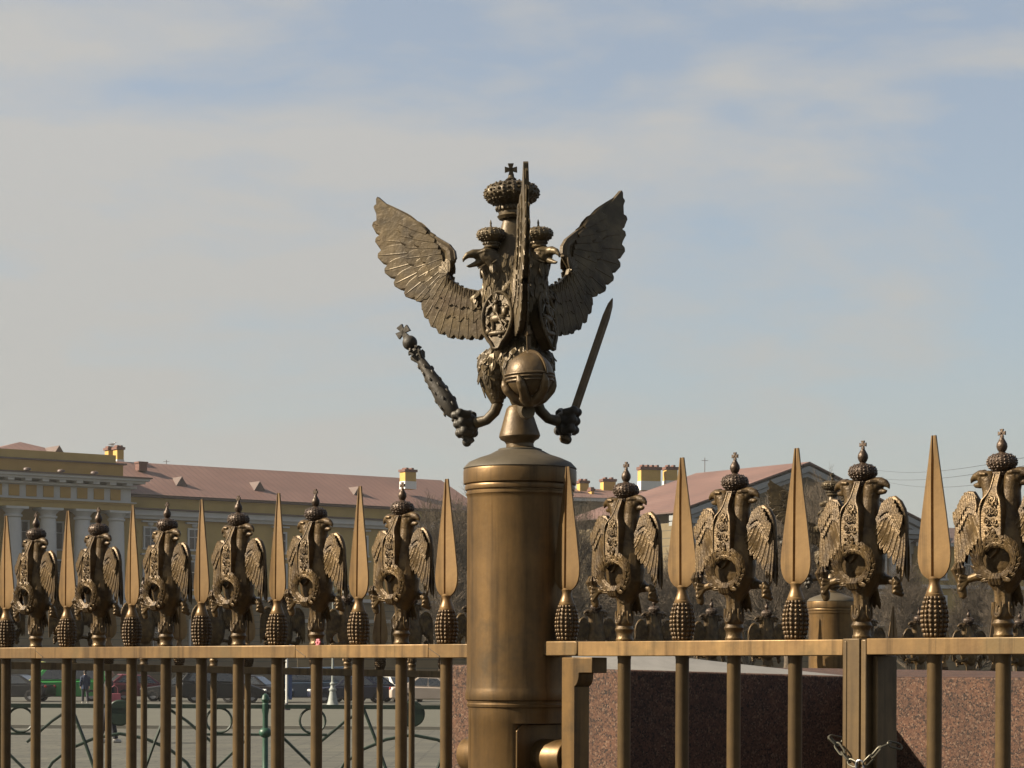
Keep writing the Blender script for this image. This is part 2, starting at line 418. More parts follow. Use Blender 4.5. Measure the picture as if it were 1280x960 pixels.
# ------------------------------------------------------------------ front fence: finials
AX, AD = .0211, 7.0161                       # axis of the bronze gun post
FRZ = atan2(-.7305, .683)                    # fence direction
RT = 1.838                                   # top of the rail
def make_spear():
    prof = [(.142,.011),(.147,.021),(.153,.031),(.162,.040),(.174,.0465),(.190,.0505),(.208,.0515),(.23,.0495),(.26,.045),(.31,.0375),(.37,.0275),(.43,.0175),(.475,.0105),(.500,.0068)]
    bl = MB(); rings = []
    for z, w in prof:
        w *= .94
        g2 = min(.0032, w*.45); t = .0075*min(1, w/.02)+.001
        rings.append([(-w,-.0025,z),(-g2-.0008,-t,z),(-g2*.55,-.0012,z),(g2*.55,-.0012,z),(g2+.0008,-t,z),(w,-.0025,z),
                      (w,.0025,z),(g2+.0008,t,z),(g2*.55,.0012,z),(-g2*.55,.0012,z),(-g2-.0008,t,z),(-w,.0025,z)])
    bl.loft(rings)
    blade = bl.mesh('blade', MAT['polished'], 20)
    nk = MB(); nk.lathe([(.0225,.100),(.0228,.108),(.0205,.1105),(.0205,.113),(.019,.117),(.0155,.126),(.0128,.136),(.0135,.142),(.015,.147),(.010,.152)], 24)
    neck = nk.mesh('socket', MAT['polished'])
    cn = MB(); pr = [(.021,0),(.0235,.004),(.025,.012),(.029,.026),(.031,.045),(.030,.065),(.026,.085),(.021,.101),(.019,.104)]
    cn.lathe(pr, 24)
    rows = 9
    for i in range(rows):
        z = .008 + i*.0113
        rr = 0
        for (r0,z0),(r1,z1) in zip(pr, pr[1:]):
            if z0 <= z <= z1: rr = r0+(r1-r0)*(z-z0)/(z1-z0)
        for q in range(15):
            a = 2*pi*q/15
            cn.ell((rr*cos(a), rr*sin(a), z), (.0056*(.7+.3*rr/.031), .0056*(.7+.3*rr/.031), .0062), 7, 5)
    cone = cn.mesh('pine_cone', MAT['cone'], 60)
    return blade, neck, cone
SP_BLADE, SP_NECK, SP_CONE = make_spear()
def cross_mb(mb, c, h, M=None):
    x, y, z = c
    for a in range(4):
        T = Matrix.Translation((x, y, z)) @ Matrix.Rotation(a*pi/2, 4, 'Y')
        mb.prism([(-.10*h,0),(.10*h,0),(.24*h,.5*h),(-.24*h,.5*h)], -.11*h, .11*h, (M @ T) if M is not None else T)
    return mb
def crown_mb(R, h, n=32, ribs=12, rf=.19):
    """R = radius of the bulb, unit profile from z=0"""
    m = MB()
    m.lathe([(.50*R,0),(.57*R,.04*h),(.51*R,.065*h),(.51*R,.10*h),(.58*R,.125*h),(.58*R,.17*h),(.54*R,.19*h),(.68*R,.25*h),(.87*R,.37*h),(.98*R,.50*h),(1.0*R,.60*h),(.96*R,.72*h),(.86*R,.83*h),(.66*R,.93*h),(.36*R,.99*h),(.12*R,1.01*h)],
            n, fn=lambda r, z, a: r*(1 + (.04*cos(ribs*a) if z > .22*h else 0)))
    import bisect
    pz = [.19,.25,.37,.50,.60,.72,.83,.93,.99]; pr_ = [.54,.68,.87,.98,1.0,.96,.86,.66,.36]
    def rad(t):
        for i in range(8):
            if pz[i] <= t <= pz[i+1]: return pr_[i]+(pr_[i+1]-pr_[i])*(t-pz[i])/(pz[i+1]-pz[i])
        return .4
    for q in range(ribs):
        a = 2*pi*q/ribs
        for i in range(8):
            t = .26+.68*i/7; rr = R*rad(t)*1.03
            m.ell((rr*cos(a), rr*sin(a), t*h), .050*R, 6, 4)
        a2 = a + pi/ribs
        for i in range(4):
            t = .36+.15*i; rr = R*rad(t)*.985
            m.ell((rr*cos(a2), rr*sin(a2), t*h), (.085*R,.085*R,.05*h), 6, 4)
    for q in range(20):
        a = 2*pi*q/20; m.ell((.585*R*cos(a), .585*R*sin(a), .148*h), .05*R, 6, 4)
    m.v = [(x, y, (z/h*rf/.19 if z/h < .19 else rf+(z/h-.19)*(1-rf)/.81)*h) for x, y, z in m.v]
    return m
def curl(mb, x, y, z, r, turns, dirn, rad, start=0.0, M=None, n=14):
    pts = []
    for i in range(n):
        t = i/(n-1); a = start + dirn*turns*2*pi*t; rr = r*(1-.75*t)
        pts.append((x+rr*cos(a), y-.002*t, z+rr*sin(a)))
    mb.tube(pts, [rad*(1-.4*i/(n-1)) for i in range(n)], 5, M=M)
def make_fence_eagle():
    b = MB()
    # trunk
    rings = []
    for z, rx, ry, cy in [(.085,.010,.010,.004),(.11,.024,.022,.004),(.135,.044,.034,.004),(.165,.060,.042,.002),(.20,.066,.046,0),(.24,.062,.046,0),(.275,.054,.043,0),(.305,.044,.037,0),(.335,.031,.027,0),(.368,.018,.018,0),(.385,.012,.014,0)]:
        rings.append(b.ering((0, cy, z), rx, ry, 20))
    b.loft(rings)
    for sx in (-1, 1):
        b.tube([(sx*.018,.0,.288),(sx*.025,-.002,.325),(sx*.029,-.003,.355),(sx*.034,-.003,.380)], [.036,.0265,.0220,.0225], 16)
        b.ell((sx*0.0383,-.003,.384), (.0275,.0225,.0205), 16, 10)
        # upper beak, hooked
        b.tube([(sx*0.0481,-.003,.391),(sx*0.0623,-.003,.3935),(sx*0.0748,-.003,.3905),(sx*0.0837,-.003,.384),(sx*0.0880,-.003,.376)], [.0170,.0135,.0100,.0060,.0012], 10)
        b.tube([(sx*0.0481,-.003,.375),(sx*0.0623,-.003,.3705),(sx*0.0739,-.003,.3700),(sx*0.0810,-.003,.3725)], [.0125,.0090,.0062,.0014], 8)
        for q in (-1, 1):
            b.tube([(sx*0.0303,-.003+q*.021,.394),(sx*0.0445,-.003+q*.0215,.395),(sx*0.0587,-.003+q*.013,.3945)], [.004,.006,.003], 6)   # brow
            b.ell((sx*0.0472,-.003+q*.0190,.3865), .0042, 8, 6)
        # nape feathers
        for q in range(10):
            z = .31+.008*q; b.tube([(sx*(.022+.0016*q)+.0, .018*(-1)**q, z+.012),(sx*(.026+.001*q), .024*(-1)**q, z-.006)], [.004,.0015], 5)
        # leg and claw holding bundle / wreath
        yo = .034 if sx > 0 else 0
        b.tube([(sx*.026,.002+yo*.3,.175),(sx*.045,-.006+yo,.150),(sx*.070,-.012+yo,.148),(sx*.088,-.014+yo,.143)], [.022,.016,.011,.010], 10)
        for q in range(4):
            a = -.6+q*.5
            b.tube([(sx*.088,-.014+yo,.146),(sx*(.098+.006*cos(a)),-.030+yo,.150-.011*q),(sx*(.110),-.027+.006*q+yo,.143-.011*q),(sx*.108,-.014+yo,.137-.010*q)], [.008,.0085,.0075,.004], 7)
    # tail behind the stem
    for q in range(-2, 3):
        b.feather((q*.008,.018,.16), (q*.017,.030,.075), .020, (0,1,.2), .005)
    body = remesh(b, .0019, 'eagle_finial', MAT['eagle'], 1)
    # stem: fluted cup on a turned base
    st = MB()
    st.lathe([(.0235,0),(.0245,.006),(.022,.010),(.0215,.020),(.0225,.026),(.0262,.030),(.0268,.034),(.0235,.039),(.0225,.043),(.0262,.050),(.0265,.060),(.0245,.072)], 28)
    st.lathe([(.0215,.070),(.0195,.085),(.0195,.10),(.0215,.125),(.022,.132)], 40, fn=lambda r, z, a: r*(1+.07*cos(8*a)))
    for q in range(4):
        a = -pi/2 + q*pi/2
        M = Matrix.Rotation(a+pi/2, 4, 'Z')
        st.tube([(-.0095,-.0235,.085),(-.0100,-.0245,.062),(-.006,-.0262,.052),(0,-.0268,.049),(.006,-.0262,.052),(.0100,-.0245,.062),(.0095,-.0235,.085)], .0030, 6, M=M)
        st.ell((0,-.0235,.066), (.0035,.004,.012), 8, 6, M=M)
    stem = st.mesh('stem', MAT['eagle'])
    # bottle shaped breast plate with raised rim
    shp = [(-.0095,.396),(-.0095,.374),(-.0105,.358),(-.0165,.344),(-.0290,.331),(-.0345,.318),(-.0365,.30),(-.0365,.25),(-.031,.222),(-.018,.202),(0,.190)]
    poly = shp + [(-x, z) for x, z in reversed(shp[:-1])]
    sh = MB(); sh.prism(poly, -.052, -.020)
    rim = [(x*.97, -.0522, z) for x, z in poly]
    sh.tube(rim, .0030, 6, closed=True)
    rr = random.Random(3)
    for i in range(5):
        z = .225+.026*i; w = .016 if 0 < i < 4 else .009
        for sx in (-1, 1):
            curl(sh, sx*w*.62, -.0530, z, .0105, 1.3, sx*(1 if i % 2 else -1), .0025, rr.random()*3)
    for i in range(20):
        sh.ell((rr.uniform(-.024,.024), -.0530, rr.uniform(.215,.325)), (rr.uniform(.002,.0045), .0028, rr.uniform(.002,.0055)), 7, 5)
    sh.v = [(x*.84, y+max(0, z-.325)*.46, z) for x, y, z in sh.v]
    shield = sh.mesh('shield', MAT['eagle'], 40)
    # wing (right one; the left is mirrored)
    def wing(sx):
        w = MB()
        out = [(.030,.255),(.048,.282),(.066,.308),(.082,.335),(.098,.349),(.116,.350),(.134,.340),(.149,.322),(.158,.300),(.1615,.27),(.1625,.22),(.163,.150),(.157,.160),(.150,.185),(.138,.200),(.128,.215),(.112,.222),(.095,.218),(.075,.214),(.055,.212),(.035,.215)]
        w.prism([(sx*x, z) for x, z in (out if sx > 0 else list(reversed(out)))], .003, .011)
        # raised rim on the leading edge
        rimp = [(.036,.262),(.054,.290),(.074,.322),(.098,.349),(.116,.350),(.134,.340),(.149,.322),(.158,.300),(.1615,.27),(.162,.23)]
        w.tube([(sx*x,.006,z) for x, z in rimp], [.006,.008,.009,.0095,.0095,.009,.0085,.0075,.006,.004], 8)
        # broad feathers hang from the arched rim and step down along the inner edge
        fe = [((.158,.268),(.1610,.142),.017),((.152,.285),(.150,.162),.022),((.146,.300),(.134,.184),.026),((.139,.313),(.117,.200),.029),((.130,.325),(.101,.212),.031),((.121,.333),(.086,.222),.032),((.110,.339),(.074,.236),.032),((.098,.341),(.064,.254),.031),((.086,.330),(.056,.262),.027)]
        for i, (a, c, ww) in enumerate(fe):
            w.feather((sx*a[0],.001-.0010*i,a[1]), (sx*c[0],-.0045-.0016*i,c[1]), ww, (0,-1,0), .0048, .0, bend=.010*sx, rows=10, point=.28)
            w.feather((sx*a[0],.012,a[1]), (sx*c[0],.014,c[1]), ww*.9, (0,1,0), .003)
        # close row under the rim
        for i in range(10):
            t = i/9; x = .080+.074*t; z = .330+.012*sin(pi*min(1,t*1.15))-.030*max(0,t-.45)*2.0
            w.feather((sx*(x+.004),-.010,z+.012), (sx*(x-.006),-.0165+.004*t,z-.024), .0150, (0,-1,0), .0036, rows=7)
            w.feather((sx*(x-.002),-.006,z-.004), (sx*(x-.012),-.0150+.004*t,z-.040), .0150, (0,-1,0), .0036, rows=7)
        for i in range(7):      # inner covert fringe by the body
            z = .225+.012*i
            w.feather((sx*.038,-.006,z+.02), (sx*.046,-.008,z-.016), .016, (0,-1,0), .004)
        w.v = [((sx*(.034+(sx*x-.034)*.80) if sx*x > .034 else x), y, z) for x, y, z in w.v]
        return w.mesh('wing', MAT['eagle'], 40)
    wings = [wing(-1), wing(1)]
    # bundle held by the left talon
    tr = MB(); T = Matrix.Translation((-.106,-.022,.135)) @ Matrix.Rotation(radians(-8), 4, 'Y') @ Matrix.Rotation(radians(6), 4, 'X')
    tr.lathe([(.002,-.040),(.009,-.036),(.0125,-.022),(.0105,-.010),(.009,.0),(.0125,.012),(.0145,.020),(.010,.026)], 14, M=T)
    for q in range(7):
        a = 2*pi*q/7; tr.tube([T @ Vector((.009*cos(a),.009*sin(a),.018)), T @ Vector((.013*cos(a),.013*sin(a),.034)), T @ Vector((.005*cos(a+.6),.005*sin(a+.6),.050))], [.005,.006,.0015], 6)
    torch = tr.mesh('torch', MAT['eagle'])
    # laurel wreath held in front of the body
    wr = MB(); ring = []; C0 = Vector((.026,-.062,.184)); RX, RZ = .052, .043
    for q in range(36):
        a = 2*pi*q/36; ring.append(C0 + Vector((RX*cos(a), 0, RZ*sin(a))))
    wr.tube(ring, .0058, 8, closed=True)
    rr = random.Random(5)
    for q in range(26):
        for side in (-1, 0, 1):
            a = pi/2 + (1 if q % 2 else -1)*(q//2)/13*pi*.97
            dirn = -1 if q % 2 else 1
            a += rr.uniform(-.04,.04)
            rad = 1 + side*.15
            p0 = C0 + Vector((RX*rad*cos(a), -.003-.003*(side == 0), RZ*rad*sin(a)))
            tv = Vector((-RX*sin(a), 0, RZ*cos(a))).normalized()*dirn
            ov = Vector((cos(a), 0, sin(a)))
            p1 = p0 + tv*.023 + ov*(.0060*side+rr.uniform(-.003,.003)) + Vector((0,-.003-rr.random()*.005,0))
            wr.feather(p0, p1, .0135, (ov*side*.6 + Vector((0,-1,0))), .004, rows=6, point=.6)
    # claw fingers clasping the foot of the wreath
    for q in range(4):
        x = .010+.0088*q
        wr.tube([(x,-.050,.150),(x,-.066,.149),(x,-.0705,.139),(x,-.066,.127),(x,-.052,.121)], [.0038,.0048,.0050,.0045,.002], 7)
    wr.tube([(.010,-.02,.15),(.022,-.05,.132)], [.018,.012], 10)
    wreath = wr.mesh('wreath', MAT['eagle'], 40)
    cr = crown_mb(.0360, .058, rf=.23)
    M2 = Matrix.Translation((0,0,.0545))
    cr.lathe([(.008,0),(.011,.003),(.0075,.006),(.0105,.010),(.0135,.018),(.0125,.026),(.008,.034),(.0045,.040),(.003,.044)], 18, M=M2)
    cross_mb(cr, (0,0,.1055), .0205)
    crown = cr.mesh('crown', MAT['crown'], 40)
    return body, stem, shield, wings, torch, wreath, crown
EG = make_fence_eagle()
CROWN_Z = .386
def add_spear(parent, x, z0):
    o = link('spear_finial', SP_CONE, parent, (x, 0, z0))
    o.rotation_euler = (radians(R_.uniform(-.6,.6)), radians(R_.uniform(-.5,.5)), radians(R_.uniform(-5,5)))
    link('blade', SP_BLADE, o); link('socket', SP_NECK, o)
    return o
def add_eagle(parent, x, z0, flip=False):
    o = link('eagle_finial', EG[0], parent, (x, 0, z0))
    o.rotation_euler = (radians(R_.uniform(-.8,.8)), radians(R_.uniform(-.7,.7)), radians(R_.uniform(-4,4)) + (pi if flip else 0))
    link('stem', EG[1], o); link('shield', EG[2], o); link('wing', EG[3][0], o); link('wing', EG[3][1], o)
    link('torch', EG[4], o); link('wreath', EG[5], o); link('crown', EG[6], o, (0,0,CROWN_Z))
    return o
def bar_mesh(h):
    m = MB(); m.lathe([(.0185,-h),(.0185,-.05),(.0195,-.046),(.0195,-.041)], 20); return m.mesh('bar', MAT['bar'])
BAR = bar_mesh(1.60)
def scarf(parent, x, z1):
    m = MB(); m.prism([(x-.0008,z1-.010),(x+.052,z1-.034),(x+.052,z1-.0358),(x-.0008,z1-.0118)], -.0452, -.0438); m.prism([(x+.0512,z1-.0352),(x+.0528,z1-.0352),(x+.0528,z1-.0402),(x+.0512,z1-.0402)], -.0452, -.0438)
    return m.build('scarf_joint', MAT['statue_dark'], parent)
def rail_piece(parent, x0, x1, z1, h=.041, dep=.088, name='rail', mat='polished', tilt=0.0):
    m = MB(); z0 = z1-h
    m.prism([(x0,z0+tilt*x0),(x1,z0+tilt*x1),(x1,z1+tilt*x1),(x0,z1+tilt*x0)], -dep/2, dep/2)
    return m.build(name, MAT[mat], parent, bevel=.002)

fl = thing('fence_section', 'long polished bronze fence left of the gun post, topped by alternating spears and eagles', 'fence', (AX, AD, 0), FRZ)
xs = [-.321-.4190*k for k in range(8)]; xe = [-.321-.2095-.4190*k for k in range(8)]
cuts = [-.13, -.355, -1.005, -2.56, -3.55]
for a, b2 in zip(cuts, cuts[1:]): rail_piece(fl, b2+.0006, a-.0006, RT)
for x in cuts[1:4]: scarf(fl, x, RT)
for x in xs: add_spear(fl, x, RT); link('bar', BAR, fl, (x,0,RT))
for x in xe: add_eagle(fl, x, RT); link('bar', BAR, fl, (x,0,RT))
m = MB(); m.box((-1.83,0,.24),(3.4,.07,.045)); m.build('lower_rail', MAT['bar'], fl)

gl = thing('gate_leaf', 'bronze gate leaf between the gun post and the chained stiles, with two eagles', 'gate', (AX, AD, 0), FRZ)
gxs = [.649, 1.049]; gxe = [.428, .836]
rail_piece(gl, .2875, 1.2425, RT+.004, .041)
for x in gxs: add_spear(gl, x, RT+.004)
for x in gxe: add_eagle(gl, x, RT+.004)
for x in gxs+gxe: link('bar', BAR, gl, (x,0,RT+.004))
# hinge stile with scroll corbel
def stile_poly():
    z = RT-.0405
    p = [(.221,.22),(.272,.22),(.272,z-.082)]
    for q in range(8):
        a = q/7*pi/2
        p.append((.272+.018*sin(a), z-.082+.036*(1-cos(a))))
    p += [(.293,z-.044),(.343,z-.044),(.343,z),(.221,z)]
    return p
m = MB(); m.prism(stile_poly(), -.042, .018); m.build('hinge_stile', MAT['cannon'], gl, bevel=.002)
m = MB(); m.prism([(1.2435,.2),(1.297,.2),(1.297,RT+.006),(1.2435,RT+.006)], -.046, .040); m.prism([(1.2495,.22),(1.258,.22),(1.258,RT-.0),(1.2495,RT-.0)], -.0485, -.044)
m.build('meeting_stile', MAT['bar'], gl, bevel=.006)
m = MB(); m.box((.71,0,.24),(.98,.07,.045)); m.build('lower_rail', MAT['bar'], gl)

gr = thing('gate_leaf', 'bronze gate leaf right of the chain, running out of the picture with two eagles', 'gate', (AX, AD, 0), FRZ)
rail_piece(gr, 1.3185, 2.02, RT+.006, .041)
for x in (1.496, 1.92): add_spear(gr, x, RT+.006)
for x in (1.268, 1.700): add_eagle(gr, x, RT+.006)
for x in (1.496, 1.92, 1.700): link('bar', BAR, gr, (x,0,RT+.006))
m = MB(); m.prism([(1.2995,.2),(1.3175,.2),(1.3175,RT+.004),(1.2995,RT+.004)], -.044, .040); m.build('meeting_stile', MAT['bar'], gr, bevel=.004)
m = MB(); m.prism([(1.318,.2),(1.334,.2),(1.334,RT-.037),(1.318,RT-.037)], -.020, .060); m.build('lock_plate', MAT['bar'], gr, bevel=.002)
m = MB(); m.box((1.66,0,.24),(.7,.07,.045)); m.build('lower_rail', MAT['bar'], gr)

# ------------------------------------------------------------------ chain and padlock (hang on the stiles)
def link_mb(p, q, roll, wid=.0105, r=.0026):
    p = Vector(p); q = Vector(q); d = q-p; L = d.length/2+.004; c0 = (p+q)/2; d.normalize()
    s0 = d.orthogonal().normalized(); s0 = Matrix.Rotation(roll, 3, d) @ s0
    pts = []
    for i in range(16):
        a = 2*pi*i/16
        x = cos(a); y = sin(a)
        ex = L-wid if True else 0
        pts.append(c0 + d*(x*wid + (ex if x > 0 else -ex)) + s0*(y*wid*.75))
    m = MB(); m.tube(pts, r, 7, closed=True); return m
FM = Matrix.Translation((AX, AD, 0)) @ Matrix.Rotation(FRZ, 4, 'Z')
ch = thing('chain', 'short steel chain slung round the two meeting gate stiles', 'chain', FM @ Vector((1.318,-.055,1.585)), FRZ)
cp = [(-.095,.03,.0),(-.098,-.012,.008),(-.082,-.004+.0,-.010),(-.060,-.006,-.030),(-.036,-.010,-.050),(-.012,-.014,-.058)]
cp2 = [(.016,-.012,-.056),(.034,-.006,-.036),(.050,.004,-.014),(.066,.02,-.004),(.078,.05,-.012)]
for pts in (cp, cp2):
    for i, (a, b2) in enumerate(zip(pts, pts[1:])):
        link_mb(a, b2, i*pi/2+.4).build('chain_link', MAT['chain'], ch)
pl = thing('padlock', 'small steel padlock with dark band joining the chain ends', 'padlock', FM @ Vector((1.320,-.071,1.487)), FRZ+.25)
m = MB(); m.prism([(-.015,-.002),(.015,-.002),(.017,.004),(.017,.026),(.013,.031),(-.013,.031),(-.017,.026),(-.017,.004)], -.007, .007); m.build('case', MAT['lock'], pl, bevel=.0015)
m = MB(); m.box((0,-.0073,.014),(.028,.001,.013)); m.build('band', MAT['lock_dark'], pl)
m = MB(); m.tube([(-.010,0,.030),(-.010,0,.043),(-.006,0,.050),(0,0,.052),(.006,0,.050),(.010,0,.043),(.010,0,.030)], .0028, 8); m.build('shackle', MAT['lock'], pl)
tg = MB(); 
for q in range(6):
    a = q*pi/3; tg.ell((.007*cos(a),0,.009+.007*sin(a)), (.0055,.0035,.0055), 8, 6)
tg.ell((0,-.003,.009), .004, 8, 6)
tg.box((0,.0,.001),(.012,.012,.002))
tgo = tg.build('ribbon_rosette', MAT['pinktag'], None, FM @ Vector((-.905,-.030,RT)), FRZ)
tag(tgo, 'tiny pink ribbon rosette lying on the left bronze rail', 'ribbon')

# ------------------------------------------------------------------ gun post
def make_gun(name, label, loc, rz=FRZ, trunnions=True):
    t = thing(name, label, 'post', loc, rz, 'bronze gun barrel posts')
    zc = lambda y: (HY-y)/427.5 - (.016 if y < 640 and y > 575 else (.010 if y <= 575 and y > 564 else (.004 if y <= 564 else 0)))
    b = MB()
    b.lathe([(.158,-1.60),(.158,-1.3),(.150,-1.28),(.1475,-.38),(.1475,zc(903.5)),(.148,zc(903)),(.148,zc(888)),(.149,zc(884.5)),(.1525,zc(883)),(.1535,zc(880)),(.151,zc(878.5)),(.1515,zc(876)),(.1565,zc(874.5)),(.1575,zc(872)),(.1575,zc(866)),(.1555,zc(862)),(.1545,zc(859)),
             (.1535,.0),(.1535,.3),(.1535,zc(618)),(.1550,zc(614)),(.1575,zc(612.5)),(.1575,zc(610)),(.1552,zc(608.8)),(.1552,zc(607.6)),(.160,zc(606.6)),(.1615,zc(603)),(.160,zc(601)),(.1585,zc(600)),(.1645,zc(598.8)),(.1655,zc(596)),(.1655,zc(583)),(.164,zc(580.8)),(.160,zc(580))], 144, fn=lambda r, z, a: min(r, .098/max(.05,abs(cos(a)))) if (trunnions and z <= zc(903.4) and z > -1.0) else r)
    b.build('barrel', MAT['cannon'], t, angle=28)
    c0 = MB(); c0.lathe([(.1640,zc(580.6)),(.166,zc(579.4)),(.164,zc(578)),(.150,zc(574.2)),(.120,zc(568.6)),(.09,zc(564.4)),(.07,zc(562.4)),(.064,zc(562)),(.0640,zc(560.2)),(.060,zc(559.4)),(.03,zc(559.2))], 72)
    c0.build('cap', MAT['capm'], t, angle=28)
    if trunnions:
        for sx in (-1, 1):
            M = Matrix.Rotation(0 if sx > 0 else pi, 4, 'Z')
            p = MB()
            # octagonal cheek plate on the side of the barrel
            hw = .106; zt = zc(904.5); zb = -.365; ch_ = .018
            poly = [(-hw,zb+ch_),(-hw+ch_,zb),(hw-ch_,zb),(hw,zb+ch_),(hw,zt-ch_),(hw-ch_,zt),(-hw+ch_,zt),(-hw,zt-ch_)]
            p.prism(poly, -.0045, .0045, Matrix.Translation((sx*.1005,0,0)) @ Matrix.Rotation(pi/2 if sx > 0 else -pi/2, 4, 'Z'))
            p.build('cheek_plate', MAT['cannon'], t, bevel=.002)
            q = MB(); q.lathe([(.055,0),(.055,.108),(.0535,.111),(.050,.111)], 40, M=Matrix.Translation((sx*.104,0,-.252)) @ Matrix.Rotation(sx*pi/2, 4, 'Y'))
            q.build('trunnion', MAT['cannon'], t)
        m = MB(); z1 = RT+.006-EYE; pts = []
        m.prism([(.10,z1-.042),(.276,z1-.042),(.282,z1-.040),(.285,z1-.034),(.285,z1-.008),(.282,z1-.002),(.276,z1),(.10,z1)], -.044, .044)
        m.build('rail_stub', MAT['polished'], t, bevel=.003)
        add_spear(t, .197, z1)
    return t
make_gun('gun_post', 'fat upright bronze gun barrel standing in the middle of the front fence', (AX, AD, EYE))

